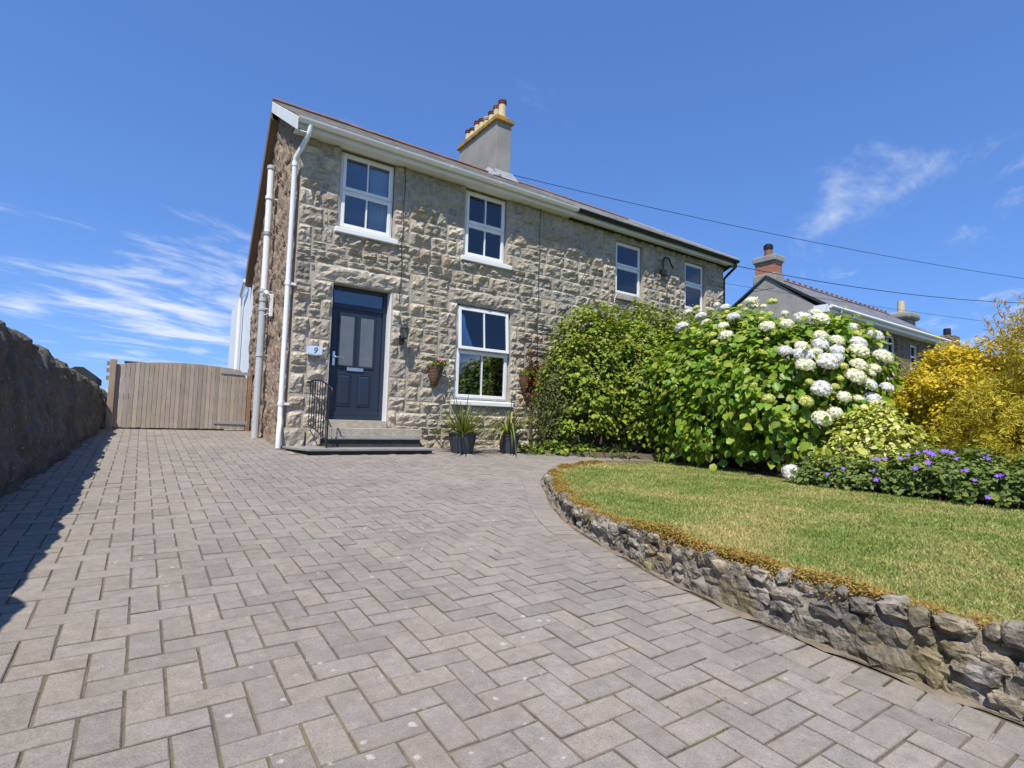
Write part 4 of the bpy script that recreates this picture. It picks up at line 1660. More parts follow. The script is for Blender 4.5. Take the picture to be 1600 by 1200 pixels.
RCOL = [(0.38, 0.34, 0.275), (0.32, 0.29, 0.24), (0.43, 0.38, 0.30), (0.35, 0.295, 0.21), (0.29, 0.265, 0.23)]
rr = random.Random(31)
s = 0.0
cum = 0.02
ns = 0
for course in range(4):
    i = rr.randrange(3)
    while i < NP - 4:
        x, y = path[i]
        if y < -8.2 and course > 0:
            i += 6
            continue
        g = gz(y)
        H_ = lz(y) + 0.012 - g
        nco = max(1, min(4, round(H_ / 0.068)))
        big = rr.random() < 0.25
        L = rr.uniform(0.045, 0.11) * (1.7 if big else 1)
        adv = int(L / 0.02) + 1
        j = min(i + adv // 2, NP - 1)
        x, y = path[j]
        a, b = path[max(j - 3, 0)], path[min(j + 3, NP - 1)]
        t = Vector((b[0] - a[0], b[1] - a[1], 0)).normalized()
        nin = Vector((t.y, -t.x, 0))
        if course < nco and H_ > 0.03:
            ch_ = H_ / nco
            zc = gz(y) + ch_ * (course + 0.5) + rr.uniform(-.02, .02)
            Hh = ch_ * rr.uniform(0.75, 1.25)
            rock(RW, (x + nin.x * (0.058 + rr.uniform(-.012, .010)), y + nin.y * 0.058, zc), t, nin, L * 1.08, Hh, 0.092 + rr.uniform(-.015, .02), ns * 1.37 + 0.5, np.array(rr.choice(RCOL)) * (1 + rr.gauss(0, .14)))
            ns += 1
        i += adv
print('retaining stones', ns)
# sand washed out along the foot of the wall
VS, FS = [], []
for i, (x, y) in enumerate(path):
    x2, y2 = path[min(i + 3, NP - 1)]
    x1_, y1_ = path[max(i - 3, 0)]
    t = Vector((x2 - x1_, y2 - y1_, 0)).normalized()
    nin = Vector((t.y, -t.x, 0))
    w = 0.055 * max(0, 0.15 + fbm(x * 3.5, y * 3.5, 9, 4))
    for d, zz in ((0.06, 0.010), (0.0, 0.006), (-w * 0.5, 0.004), (-w, -0.004)):
        VS.append((x + nin.x * d, y + nin.y * d, gz(y) + 0.004 + zz * (0.8 + 0.5 * mnoise.noise(Vector((x * 20, y * 20, d * 40))))))
FS = [(i * 4 + k, i * 4 + k + 1, (i + 1) * 4 + k + 1, (i + 1) * 4 + k) for i in range(NP - 1) for k in range(3)]
sa_ = mobj('washed_sand', VS, FS, 'sand', None)
props(sa_, 'narrow drift of pale sand along the foot of the retaining wall', 'sand', kind='stuff')

# ------------------------------------------------------------------ grass blades and moss
def scatter(poly, n, p_of_d):
    lo, hi = np.min(poly, 0), np.max(poly, 0)
    P = rng.uniform(lo, hi, (n, 2))
    d = np.hypot(P[:, 0] - CAM.x, P[:, 1] - CAM.y)
    P = P[(rng.random(n) < p_of_d(d)) & inside(poly, P)]
    return P


lp = np.array(LAWN)
P2 = scatter(lp, 900000, lambda d: np.clip((2.2 / d) ** 1.15, 0.15, 1))
f_ = (P2[:, 0] - CAM.x) * fw.x + (P2[:, 1] - CAM.y) * fw.y
l_ = (P2[:, 0] - CAM.x) * rt.x + (P2[:, 1] - CAM.y) * rt.y
P2 = P2[(f_ > 0.6) & (l_ < f_ * 1.35 + .3)]
dd = np.hypot(P2[:, 0] - CAM.x, P2[:, 1] - CAM.y)
n = len(P2)
print('grass', n)
patch = np.array([mnoise.noise(Vector((x * 1.6, y * 1.6, 0.3))) + 0.7 * mnoise.noise(Vector((x * 4.5, y * 4.5, 5.1))) + 0.5 * mnoise.noise(Vector((x * 13, y * 13, 2.1))) for x, y in P2])
de = np.full(n, 9.0)
for s in range(0, len(e_arr), 8):
    de = np.minimum(de, np.hypot(P2[:, 0] - e_arr[s, 0], P2[:, 1] - e_arr[s, 1]))
dry = np.clip(0.33 + 0.75 * patch + 0.9 * np.exp(-de / 0.16) + rng.normal(size=n) * 0.22, 0, 1)[:, None]
gc = (1 - dry) * np.array((0.19, 0.275, 0.055)) + dry * np.array((0.52, 0.43, 0.18))
gc *= 1 + rng.normal(size=(n, 1)) * 0.18
zz = np.array([lawn_z(x, y) for x, y in P2])
PB = np.column_stack([P2, zz - 0.002])
ang = rng.uniform(0, 6.28, n)
wd = (0.0016 + 0.0007 * dd)
ht = rng.uniform(0.010, 0.026, n) * np.where(rng.random(n) < 0.035, rng.uniform(1.4, 2.4, n), 1.0) * (1 + 0.5 * np.exp(-de / 0.06))
side_ = np.column_stack([np.cos(ang), np.sin(ang), np.zeros(n)]) * wd[:, None]
lean = np.column_stack([rng.normal(size=n) * 0.9, rng.normal(size=n) * 0.9, np.ones(n)])
tip = PB + unit(lean) * ht[:, None]
V = np.stack([PB - side_, PB + side_, tip], 1).reshape(-1, 3)
F = np.arange(n * 3).reshape(-1, 3)
gr = mobj('grass', V, F, 'grass', None, np.repeat(np.clip(gc, .01, 1), 3, 0))
props(gr, 'short mown grass, green with dry straw patches, covering the lawn', 'grass', kind='stuff')

# stonecrop and moss hanging over the wall top
mp_, mn_, ms_, mc_ = [], [], [], []
for i in range(0, NP):
    x, y = path[i]
    a, b = path[max(i - 3, 0)], path[min(i + 3, NP - 1)]
    t = Vector((b[0] - a[0], b[1] - a[1], 0)).normalized()
    nin = Vector((t.y, -t.x, 0))
    dcm = math.hypot(x - CAM.x, y - CAM.y)
    lush = 0.5 + 0.9 * fbm(x * 2.2, y * 2.2, 8, 3) + (0.35 if -7.3 < y < -5.6 else 0)
    cnt = int(max(25, min(260, 210 * lush)))
    for k in range(cnt):
        d = abs(rng.normal()) * 0.065 + 0.045
        over = rng.random() < 0.14
        zt = lz(y) + 0.006 + max(0, (0.055 * max(lush, .3)) * (1 - abs(d - .085) / .10)) * rng.random() - (rng.random() * 0.05 if over else 0)
        if over:
            d = 0.03 + rng.random() * 0.02
        jx, jy = rng.normal() * 0.012, rng.normal() * 0.012
        mp_.append((x + nin.x * d + jx, y + nin.y * d + jy, zt))
        mn_.append((rng.normal() * .6 - nin.x * .3, rng.normal() * .6 - nin.y * .3, 1))
        ms_.append(rng.uniform(0.008, 0.017))
        mc_.append([(0.33, 0.27, 0.045), (0.38, 0.20, 0.06), (0.24, 0.23, 0.045), (0.36, 0.17, 0.07), (0.42, 0.32, 0.08)][rng.integers(0, 5)])
mp_, mn_ = np.array(mp_), np.array(mn_)
V, F, c = leaves(mp_, mn_, rng.normal(size=mp_.shape), np.array(ms_), np.clip(np.array(mc_) * (1 + rng.normal(size=(len(mc_), 1)) * .2), .01, 1), LEAF4)
mo = mobj('stonecrop', V, F, 'leaf', None, c)
props(mo, 'reddish yellow stonecrop and moss fringe on top of the retaining wall', 'moss', kind='stuff')

# moss tufts in the paving joints
jp, js, jc = [], [], []
for x, y, r, _ in B:
    if rng.random() < 0.55 and math.hypot(x - CAM.x, y - CAM.y) < 8:
        c_, s_ = math.cos(r), math.sin(r)
        e = rng.choice([-1, 1])
        run = rng.uniform(-0.09, 0.05)
        for q in range(rng.integers(3, 16)):
            lx, ly = (run + rng.random() * 0.05, e * 0.05) if rng.random() < 0.6 else (e * 0.1, rng.uniform(-.04, .04))
            X, Y = x + lx * c_ - ly * s_, y + lx * s_ + ly * c_
            jp.append((X + rng.normal() * 0.0015, Y + rng.normal() * 0.0015, gz(Y) - 0.006))
            js.append(rng.uniform(0.004, 0.009))
            jc.append([(0.16, 0.15, 0.03), (0.22, 0.18, 0.05), (0.11, 0.12, 0.03), (0.26, 0.20, 0.10)][rng.integers(0, 4)])
jp = np.array(jp)
V, F, c = leaves(jp, rng.normal(size=jp.shape) + np.array([0, 0, .8]), rng.normal(size=jp.shape) + np.array([0, 0, 1.]), np.array(js), np.array(jc), LEAF4)
jm = mobj('joint_moss', V, F, 'leaf', None, c)
props(jm, 'tiny moss tufts growing in the paving joints', 'moss', kind='stuff')

# ------------------------------------------------------------------ shrubs
G1 = [(0.20, 0.29, 0.03), (0.26, 0.33, 0.04), (0.15, 0.235, 0.028), (0.34, 0.36, 0.055), (0.19, 0.25, 0.035)]
shrub('hedge', 'tall bushy green hedge against the house wall, left of the hydrangea', 'hedge', (6.3, -0.85, 0.08),
      [((5.05, -.82, 1.25), (.95, .72, 1.46)), ((6.2, -.95, 1.35), (1.2, .80, 1.58)), ((6.9, -1.5, 1.25), (1.0, .8, 1.42)), ((7.8, -.95, 1.3), (1.2, .8, 1.70)), ((9.2, -1.0, 1.2), (1.2, .8, 1.55)), ((6.0, -1.45, 1.0), (.9, .65, 1.15))],
      4000, 12, 0.06, 0.066, G1, LEAF6, shell=0.24, amp=0.13, freq=2.6, upb=1.0, jitter=0.5, stems=8)
shrub('small_leaved_shrub', 'darker small-leaved shrub at the left end of the hedge against the wall', 'shrub', (4.35, -0.7, 0.08),
      [((4.36, -.70, .95), (.40, .45, .95)), ((4.45, -.75, .5), (.42, .45, .5))],
      900, 12, 0.05, 0.038, [(0.12, 0.15, 0.05), (0.10, 0.135, 0.045), (0.16, 0.19, 0.07), (0.17, 0.15, 0.055)], LEAF4, amp=0.2, freq=4, upb=0.5, stems=5)
shrub('red_creeper', 'thin reddish-brown creeper on the wall between hanging basket and shrub', 'creeper', (4.15, -0.08, 0.1),
      [((4.22, -.10, 1.35), (.16, .07, .62))], 60, 9, 0.05, 0.05, [(0.26, 0.07, 0.03), (0.20, 0.06, 0.03), (0.22, 0.12, 0.04), (0.12, 0.09, 0.03)], LEAF4, stems=2, amp=.3, freq=6)

HYD = [((5.85, -3.95, .95), (1.0, 1.05, 1.22)), ((6.0, -3.3, 1.0), (1.1, 1.1, 1.38)), ((6.2, -2.6, .95), (1.15, 1.0, 1.40)), ((6.25, -4.2, 1.2), (.82, .82, 0.98))]
HG = [(0.17, 0.30, 0.025), (0.21, 0.33, 0.03), (0.12, 0.24, 0.02), (0.27, 0.36, 0.035), (0.34, 0.38, 0.045)]
hyd = thing('hydrangea_bush', (6.0, -3.4, 0.08), 'large bright green hydrangea bush covered with white and cream mophead flowers', 'shrub')
P, O = clump_points(HYD, 2400, 6, 0.075, 0.16, 0.10, 1.8, 0.16, 0.16)
n = len(P)
N = O * 0.9 + np.array([-0.1, -0.1, 0.75]) + rng.normal(size=(n, 3)) * 0.42
T = O * 0.8 + rng.normal(size=(n, 3)) * 0.6 + np.array([0, 0, -0.55])
sz = np.minimum(0.096 * np.exp(rng.normal(size=n) * 0.32), 0.15)
cl = pick_cols(n, HG, 0.15)
dist = np.linalg.norm(P - np.array(CAM), axis=1)
facing = O @ unit(np.array(CAM) - P.mean(0)[None])[0]
rank = np.argsort(-(sz / dist) * (facing > 0.35) - 0.0)
pickd = rank[:300]
rest = np.setdiff1d(np.arange(n), pickd)
V, F, c = leaves(P[rest], N[rest], T[rest], sz[rest], cl[rest], LEAF6)
mobj('foliage', V, F, 'leafgloss', hyd, c, smooth=True, kind='stuff')
leaf_var = [mesh_data('leaf', LEAF6[0], [tuple(int(i) for i in f) for f in LEAF6[1]], 'leafgloss', np.array(HG[k]), True) for k in range(5)]
for q in pickd:
    nn = Vector(N[q]).normalized()
    tt = Vector(T[q])
    tt = (tt - nn * tt.dot(nn)).normalized()
    ss = tt.cross(nn)
    m4 = Matrix((ss * sz[q], tt * sz[q], nn * sz[q])).transposed().to_4x4()
    m4.translation = P[q]
    o = bpy.data.objects.new('leaf', leaf_var[random.randrange(5)])
    link(o, hyd)
    o.matrix_world = m4
    o.matrix_parent_inverse = Matrix.Translation(-Vector(BASE[hyd.name]))
for k in range(9):
    m = MB()
    a = k / 9 * 6.28
    bx, by = 6.05 + 0.25 * math.cos(a), -3.4 + 0.5 * math.sin(a)
    tx, ty = 6.05 + 0.75 * math.cos(a), -3.4 + 1.2 * math.sin(a)
    m.tube([(bx, by, 0.03), ((bx + tx) / 2, (by + ty) / 2, 0.8), (tx, ty, 1.6)], [0.025, 0.018, 0.007], 6)
    m.build('stem', 'bark', hyd, smooth=True)

FL4 = (np.array([(-0.5, -0.5, 0), (0.5, -0.5, 0), (0.5, 0.5, 0), (-0.5, 0.5, 0), (0, 0, 0.12)]), np.array([(0, 1, 4), (1, 2, 4), (2, 3, 4), (3, 0, 4)]))


def mophead(seed, kind):
    """a dome of many four-petalled florets, radius 1"""
    r_ = np.random.default_rng(seed)
    nf = 150
    k = np.arange(nf)
    zf = 1 - 1.35 * (k + .5) / nf
    th = k * 2.39996
    v = np.column_stack([np.sqrt(np.maximum(0, 1 - zf ** 2)) * np.cos(th), np.sqrt(np.maximum(0, 1 - zf ** 2)) * np.sin(th), zf])
    v = unit(v + r_.normal(size=v.shape) * 0.05)
    p = v * np.array([1, 1, 0.68]) * (1 + r_.normal(size=(nf, 1)) * 0.045)
    nn = unit(v + r_.normal(size=v.shape) * 0.28)
    base_ = {'w': [(0.80, 0.79, 0.75), (0.74, 0.745, 0.745), (0.83, 0.82, 0.74)], 'c': [(0.84, 0.82, 0.60), (0.86, 0.85, 0.70), (0.80, 0.79, 0.50)], 'y': [(0.60, 0.62, 0.16), (0.70, 0.68, 0.26), (0.50, 0.56, 0.12)]}[kind]
    cc = np.array(base_)[r_.integers(0, 3, nf)] * (1 + r_.normal(size=(nf, 1)) * 0.07)
    br = r_.random(nf) < 0.05
    cc[br] = cc[br] * np.array((0.72, 0.55, 0.35))          # a few browned petals
    V, F, c = leaves(p, nn, r_.normal(size=(nf, 3)), r_.uniform(0.24, 0.34, nf), np.clip(cc, 0, .92), FL4)
    # green heart under the florets
    m = MB()
    m.lathe(0, 0, [(0.0, 0.52), (0.6, 0.38), (0.78, 0.0), (0.5, -0.28), (0.06, -0.45), (0.04, -1.3), (0, -1.3)], 9, (0.5, 0.55, 0.25) if kind != 'w' else (0.6, 0.62, 0.5))
    b = len(V)
    F2 = [tuple(int(i) for i in f) for f in F] + [tuple(b + i for i in f) for f in m.F]
    return mesh_data('flower_head', np.concatenate([V, np.array(m.V)]), F2, 'petal', np.concatenate([c, np.array(m.C)]))


HEADS = [(5.84, -2.5, 2.54, 0.073, 'y'), (5.75, -2.4, 2.47, 0.086, 'c'), (5.91, -2.53, 2.4, 0.119, 'w'), (5.6, -3.04, 2.45, 0.062, 'w'), (5.68, -3.12, 2.4, 0.09, 'w'), (5.86, -3.42, 2.46, 0.115, 'c'), (5.88, -3.43, 2.4, 0.109, 'c'), (5.87, -3.59, 2.36, 0.06, 'c'), (5.99, -3.64, 2.44, 0.078, 'y'), (5.6, -3.49, 2.3, 0.053, 'y'), (5.79, -3.29, 2.41, 0.049, 'y'), (5.56, -3.23, 2.3, 0.054, 'y'), (5.5, -3.44, 2.25, 0.053, 'y'), (5.99, -2.64, 2.5, 0.046, 'y'), (5.4, -3.43, 2.18, 0.091, 'w'), (5.76, -2.75, 2.24, 0.096, 'c'), (5.72, -2.31, 2.24, 0.124, 'w'), (5.56, -2.65, 2.13, 0.064, 'y'), (5.27, -3.36, 2.05, 0.093, 'c'), (5.29, -2.96, 2.0, 0.049, 'y'), (5.16, -3.28, 1.92, 0.064, 'y'), (5.16, -3.48, 1.89, 0.108, 'c'), (5.09, -3.35, 1.8, 0.063, 'y'), (5.26, -3.99, 1.96, 0.104, 'c'), (5.5, -3.77, 2.11, 0.057, 'y'), (5.6, -3.72, 2.21, 0.046, 'y'), (5.68, -3.79, 2.2, 0.058, 'y'), (5.67, -3.99, 2.18, 0.062, 'c'), (5.34, -4.2, 1.98, 0.091, 'c'), (5.42, -4.09, 2.06, 0.044, 'y'), (5.1, -4.08, 1.77, 0.037, 'y'), (4.87, -4.05, 1.18, 0.047, 'y'), (5.07, -2.7, 1.2, 0.067, 'y'), (5.54, -4.29, 2.07, 0.128, 'w'), (6.02, -4.2, 2.2, 0.095, 'c'), (5.73, -4.42, 2.06, 0.113, 'c'), (5.94, -4.72, 1.95, 0.085, 'c'), (6.13, -4.88, 1.85, 0.118, 'w'), (5.42, -4.57, 1.8, 0.101, 'c'), (5.54, -4.7, 1.74, 0.1, 'c'), (5.83, -4.81, 1.73, 0.112, 'w'), (5.33, -4.61, 1.68, 0.114, 'w'), (5.19, -4.46, 1.66, 0.097, 'c'), (5.07, -4.32, 1.6, 0.108, 'w'), (5.15, -4.5, 1.55, 0.128, 'w'), (5.26, -4.6, 1.59, 0.078, 'c'), (5.45, -4.74, 1.61, 0.092, 'w'), (5.11, -4.54, 1.42, 0.127, 'c'), (5.29, -4.71, 1.46, 0.14, 'w'), (5.42, -4.76, 1.52, 0.091, 'w'), (5.64, -4.89, 1.44, 0.12, 'c'), (5.78, -4.83, 1.63, 0.137, 'c'), (6.03, -5.0, 1.56, 0.137, 'c'), (5.87, -4.97, 1.41, 0.078, 'c'), (5.54, -4.9, 1.29, 0.139, 'c'), (5.72, -4.97, 1.2, 0.105, 'w'), (5.16, -4.7, 1.13, 0.145, 'w'), (5.05, -4.58, 0.98, 0.094, 'y'), (5.35, -4.86, 1.04, 0.096, 'c'), (5.52, -4.94, 1.02, 0.076, 'c'), (5.76, -4.99, 1.02, 0.119, 'w'), (5.16, -4.7, 0.78, 0.124, 'c'), (5.27, -4.8, 0.85, 0.103, 'c'), (6.0, -5.05, 1.18, 0.099, 'w'), (4.89, -4.22, 1.01, 0.086, 'y'), (5.82, -4.95, 1.35, 0.064, 'c'), (5.43, -4.82, 1.41, 0.063, 'y'), (5.8, -4.87, 1.58, 0.079, 'y'), (5.09, -4.6, 1.21, 0.056, 'y'), (5.28, -4.8, 1.16, 0.055, 'y'), (5.35, -4.82, 1.26, 0.048, 'y'), (5.26, -4.65, 1.52, 0.056, 'y'), (5.9, -4.77, 1.86, 0.066, 'y'), (4.71, -4.59, 0.15, 0.11, 'w')]
heads = {k: [mophead(i * 5 + j, k) for i in range(3)] for j, k in enumerate('wcy')}
for x, y, z, r, k in HEADS:
    o = bpy.data.objects.new('flower_head', random.choice(heads[k]))
    link(o, hyd)
    out = Vector((x - 6.1, y + 3.5, (z - 1.0) * 0.6)).normalized()
    ax = (out * 0.8 + Vector((0, 0, 1))).normalized()
    q = ax.to_track_quat('Z', 'Y').to_matrix().to_4x4()
    o.matrix_world = Matrix.Translation(Vector((x, y, z)) + out * 0.085) @ q @ Matrix.Rotation(random.uniform(0, 6), 4, 'Z') @ Matrix.Scale(r * random.uniform(0.80, 0.95), 4)
    o.matrix_parent_inverse = Matrix.Translation(-Vector(BASE[hyd.name]))

shrub('variegated_shrub', 'low cream-and-green variegated shrub at the foot of the hydrangea', 'shrub', (5.4, -5.25, 0.08),
      [((5.40, -5.25, .32), (.46, .52, .55)), ((5.15, -5.05, .22), (.32, .35, .38))], 460, 9, 0.045, 0.058,
      [(0.62, 0.60, 0.18), (0.48, 0.50, 0.10), (0.27, 0.34, 0.05), (0.68, 0.66, 0.28), (0.40, 0.45, 0.08)], LEAF6, amp=0.15, freq=3, upb=0.6, stems=5)
shrub('olive_shrub', 'dull olive-green fine-leaved shrub between hydrangea and golden shrubs', 'shrub', (6.75, -5.15, 0.08),
      [((6.75, -5.15, .50), (.50, .50, .66))], 300, 10, 0.05, 0.034, [(0.10, 0.12, 0.045), (0.13, 0.14, 0.055), (0.085, 0.10, 0.04)], LEAF4, stems=4)
GOLD = [(0.62, 0.47, 0.03), (0.68, 0.53, 0.04), (0.50, 0.42, 0.03), (0.40, 0.36, 0.03), (0.70, 0.50, 0.05)]
shrub('golden_shrub', 'rounded golden yellow leafy shrub left of the feathery conifer', 'shrub', (6.8, -5.7, 0.08),
      [((6.82, -5.58, .88), (.68, .64, .86)), ((6.6, -6.0, .82), (.60, .52, .82))], 2300, 12, 0.045, 0.046, GOLD, LEAF4, amp=0.16, freq=3, upb=0.6, stems=6)
con = shrub('golden_conifer', 'feathery golden conifer at the right edge behind the purple flowers', 'conifer', (6.0, -6.6, 0.08),
            [((6.0, -6.25, .68), (.58, .50, .74)), ((5.72, -6.55, .45), (.50, .45, .52)), ((6.15, -6.65, 1.0), (.62, .52, 1.08)), ((6.3, -7.3, 1.1), (.8, .6, 1.2))], 4300, 13, 0.022, 0.042,
            [(0.58, 0.47, 0.05), (0.50, 0.43, 0.04), (0.36, 0.34, 0.03), (0.64, 0.52, 0.07), (0.46, 0.37, 0.05)], NEEDLE, amp=0.22, freq=3.2, upb=0.2, jitter=0.9, stems=6)
# feathery sprays at the conifer's top
sp_p, sp_t = [], []
for k in range(46):
    a = rng.uniform(0, 6.28)
    c0 = np.array((6.15 + 0.5 * math.cos(a) * rng.random(), -6.65 + .5 * math.sin(a) * rng.random(), 1.35 + 0.35 * rng.random()))
    dirv = unit(np.array((0.4 * math.cos(a) - .25, 0.4 * math.sin(a), 1.0)))
    L = rng.uniform(0.3, 0.6)
    for q in range(46):
        s = rng.random()
        sp_p.append(c0 + dirv * L * s + rng.normal(size=3) * 0.03 * (1.15 - s))
        sp_t.append(dirv + rng.normal(size=3) * 0.55)
sp_p, sp_t = np.array(sp_p), np.array(sp_t)
V, F, c = leaves(sp_p, rng.normal(size=sp_p.shape), sp_t, rng.uniform(.04, .065, len(sp_p)), pick_cols(len(sp_p), [(0.46, 0.30, 0.06), (0.42, 0.25, 0.07), (0.5, 0.36, 0.08)]), NEEDLE)
mobj('top_sprays', V, F, 'leaf', con, c, kind='stuff')

ger = shrub('geranium_patch', 'low green cranesbill clump with purple flowers along the lawn edge', 'flowers', (4.95, -5.8, 0.05),
            [((4.85, -5.35, .05), (.36, .62, .26)), ((4.95, -6.05, .10), (.46, .62, .36)), ((5.0, -6.7, .08), (.46, .55, .34)), ((4.72, -4.98, .05), (.25, .35, .20))],
            760, 11, 0.035, 0.046, [(0.14, 0.21, 0.05), (0.18, 0.25, 0.07), (0.11, 0.17, 0.04), (0.23, 0.27, 0.07)], LEAF6, amp=0.2, freq=5, upb=0.9, stems=0)
PET = (np.array([(0, 0, 0), (0.32, 0.45, 0.10), (0.22, 0.92, 0.16), (0, 1.0, 0.14), (-0.22, 0.92, 0.16), (-0.32, 0.45, 0.10)]), np.array([(0, 1, 2), (0, 2, 3), (0, 3, 4), (0, 4, 5)]))
k5 = np.arange(5) * 2 * math.pi / 5
Vf, Ff, cf = leaves(np.zeros((5, 3)), np.tile((0, 0, 1.0), (5, 1)), np.column_stack([np.cos(k5), np.sin(k5), np.zeros(5)]), np.ones(5), np.tile((0.27, 0.13, 0.62), (5, 1)), PET)
mfl = MB()
mfl.lathe(0, 0, [(0.16, 0.0), (0.13, 0.1), (0, 0.14)], 6, (0.75, 0.65, 0.85))
bN = len(Vf)
gfl = mesh_data('flower', np.concatenate([Vf, np.array(mfl.V)]), [tuple(int(i) for i in f) for f in Ff] + [tuple(bN + i for i in f) for f in mfl.F], 'petal', np.concatenate([cf, np.array(mfl.C)]))
for x, y, z in [(4.5, -5.28, 0.22), (4.5, -5.12, 0.15), (4.56, -5.54, 0.34), (4.56, -5.59, 0.34), (4.48, -5.58, 0.23), (4.45, -5.61, 0.14), (4.66, -5.81, 0.4), (4.7, -5.88, 0.42), (4.75, -5.93, 0.44), (4.71, -6.0, 0.42), (4.59, -6.0, 0.34), (4.59, -5.77, 0.36), (4.82, -6.08, 0.45), (4.7, -6.19, 0.39), (4.9, -6.3, 0.43), (4.89, -6.34, 0.42), (4.83, -6.39, 0.4), (4.55, -6.36, 0.21), (4.62, -6.5, 0.26), (4.63, -6.53, 0.26), (4.55, -6.45, 0.07), (4.52, -5.92, 0.28), (4.57, -6.25, 0.28), (4.59, -6.29, 0.29), (4.57, -5.65, 0.35), (4.83, -6.05, 0.45), (4.80, -6.12, 0.44), (4.73, -5.97, 0.43)]:
    o = bpy.data.objects.new('flower', gfl)
    link(o, ger)
    ax = Vector((-0.9 + random.gauss(0, .3), -0.25 + random.gauss(0, .3), 0.7)).normalized()
    o.matrix_world = Matrix.Translation((x - 0.04, y - 0.01, z + 0.01)) @ ax.to_track_quat('Z', 'Y').to_matrix().to_4x4() @ Matrix.Rotation(random.uniform(0, 6), 4, 'Z') @ Matrix.Scale(random.uniform(0.020, 0.032), 4)
    o.matrix_parent_inverse = Matrix.Translation(-Vector(BASE[ger.name]))

# the hedge over the road, seen mirrored in the ground floor window
shrub('road_hedge', 'dark hedge across the road mirrored in the ground floor window', 'hedge', (14, -17, -0.6),
      [((8.0, -16.5, 0.4), (3.2, 1.2, 2.3)), ((12.5, -16.5, 0.5), (3.2, 1.2, 2.5)), ((17.0, -16.5, 0.4), (3.2, 1.2, 2.3))], 1100, 8, 0.18, 0.24, G1, LEAF4, stems=0)


# ------------------------------------------------------------------ strap-leaved plants
def blade(parent, p0, ang, L, rise, droop, w, col, name='leaf', n=8):
    V, F = [], []
    d = Vector((math.cos(ang), math.sin(ang), 0))
    s = Vector((-d.y, d.x, 0))
    for i in range(n + 1):
        t = i / n
        p = Vector(p0) + d * (L * (t * math.cos(rise) + 0.12 * t * t)) + Vector((0, 0, L * (math.sin(rise) * t - droop * t * t)))
        ww = w * (1 - t) ** 0.55 * (0.6 + 0.4 * min(1, t * 5)) + 0.0006
        fold = Vector((0, 0, ww * 0.35))
        V += [tuple(p - s * ww + fold), tuple(p), tuple(p + s * ww + fold)]
        if i:
            b = (i - 1) * 3
            F += [(b, b + 1, b + 4, b + 3), (b + 1, b + 2, b + 5, b + 4)]
    return mobj(name, V, F, 'leaf', parent, np.clip(np.array(col) * (1 + random.gauss(0, .15)), .01, 1), smooth=True)


def pot(label, x, y, r, h, ribs=True):
    T_ = thing('plant_pot', (x, y, gz(y)), label, 'pot', 'grey planters by the house wall')
    m = MB()
    z0 = gz(y)
    n = 40
    b = len(m.V)
    prof = [(0.0, 0.0), (0.70, 0.0), (0.80, 0.22), (0.90, 0.55), (0.98, 0.93), (1.04, 0.94), (1.05, 1.0), (0.96, 1.0), (0.93, 0.9), (0.0, 0.9)]
    m.lathe(x, y, [(a * r, z0 + c * h) for a, c in prof], n)
    for i, v in enumerate(m.V):
        k, row = i % n, i // n
        if 1 <= row <= 4 and k % 2:
            m.V[i] = (x + (v[0] - x) * 0.975, y + (v[1] - y) * 0.975, v[2])
    m.build('planter', 'potglaze', T_, smooth=35)
    m = MB()
    m.lathe(x, y, [(0.0, z0 + h * 0.915), (r * 0.92, z0 + h * 0.905)], n)
    m.build('compost', 'soil', T_)
    return T_


P1 = (2.46, -0.66)
pot('dark grey ribbed planter left, holding the spiky dark green tuft', P1[0], P1[1], 0.225, 0.31)
sg = thing('spiky_plant', (P1[0], P1[1], gz(P1[1]) + 0.28), 'spiky dark green grassy plant in the left grey planter', 'plant')
for k in range(130):
    a = rng.uniform(0, 6.28)
    e = rng.uniform(0.2, 1.45)
    blade(sg, (P1[0] + 0.06 * math.cos(a), P1[1] + 0.06 * math.sin(a), gz(P1[1]) + 0.27), a, rng.uniform(0.45, 0.80), e, rng.uniform(0.08, 0.36), 0.013,
          [(0.14, 0.18, 0.04), (0.18, 0.21, 0.05), (0.12, 0.15, 0.035), (0.24, 0.24, 0.08), (0.13, 0.17, 0.04)][rng.integers(0, 5)], n=6)
P2_ = (3.25, -0.78)
pot('dark grey ribbed planter right, holding the arching yellow-striped leaves', P2_[0], P2_[1], 0.175, 0.30)
sg2 = thing('strap_leaved_plant', (P2_[0], P2_[1], gz(P2_[1]) + 0.27), 'arching strap-leaved plant with yellow-green leaves in the right grey planter', 'plant')
for k in range(50):
    a = rng.uniform(0, 6.28)
    yel = rng.random() < 0.45
    blade(sg2, (P2_[0] + 0.05 * math.cos(a), P2_[1] + 0.05 * math.sin(a), gz(P2_[1]) + 0.26), a, rng.uniform(0.7, 1.15), rng.uniform(0.95, 1.45), rng.uniform(0.55, 1.25), 0.020,
          [(0.34, 0.31, 0.06), (0.40, 0.33, 0.05)][rng.integers(0, 2)] if yel else [(0.14, 0.19, 0.06), (0.11, 0.15, 0.045), (0.20, 0.26, 0.11)][rng.integers(0, 3)], n=10)
for k in range(22):
    a = rng.uniform(0, 6.28)
    blade(sg2, (P2_[0] + 0.04 * math.cos(a), P2_[1] + 0.04 * math.sin(a), gz(P2_[1]) + 0.26), a, rng.uniform(0.7, 1.05), rng.uniform(0.9, 1.4), rng.uniform(0.15, 0.5), 0.008, (0.13, 0.15, 0.05), n=7)


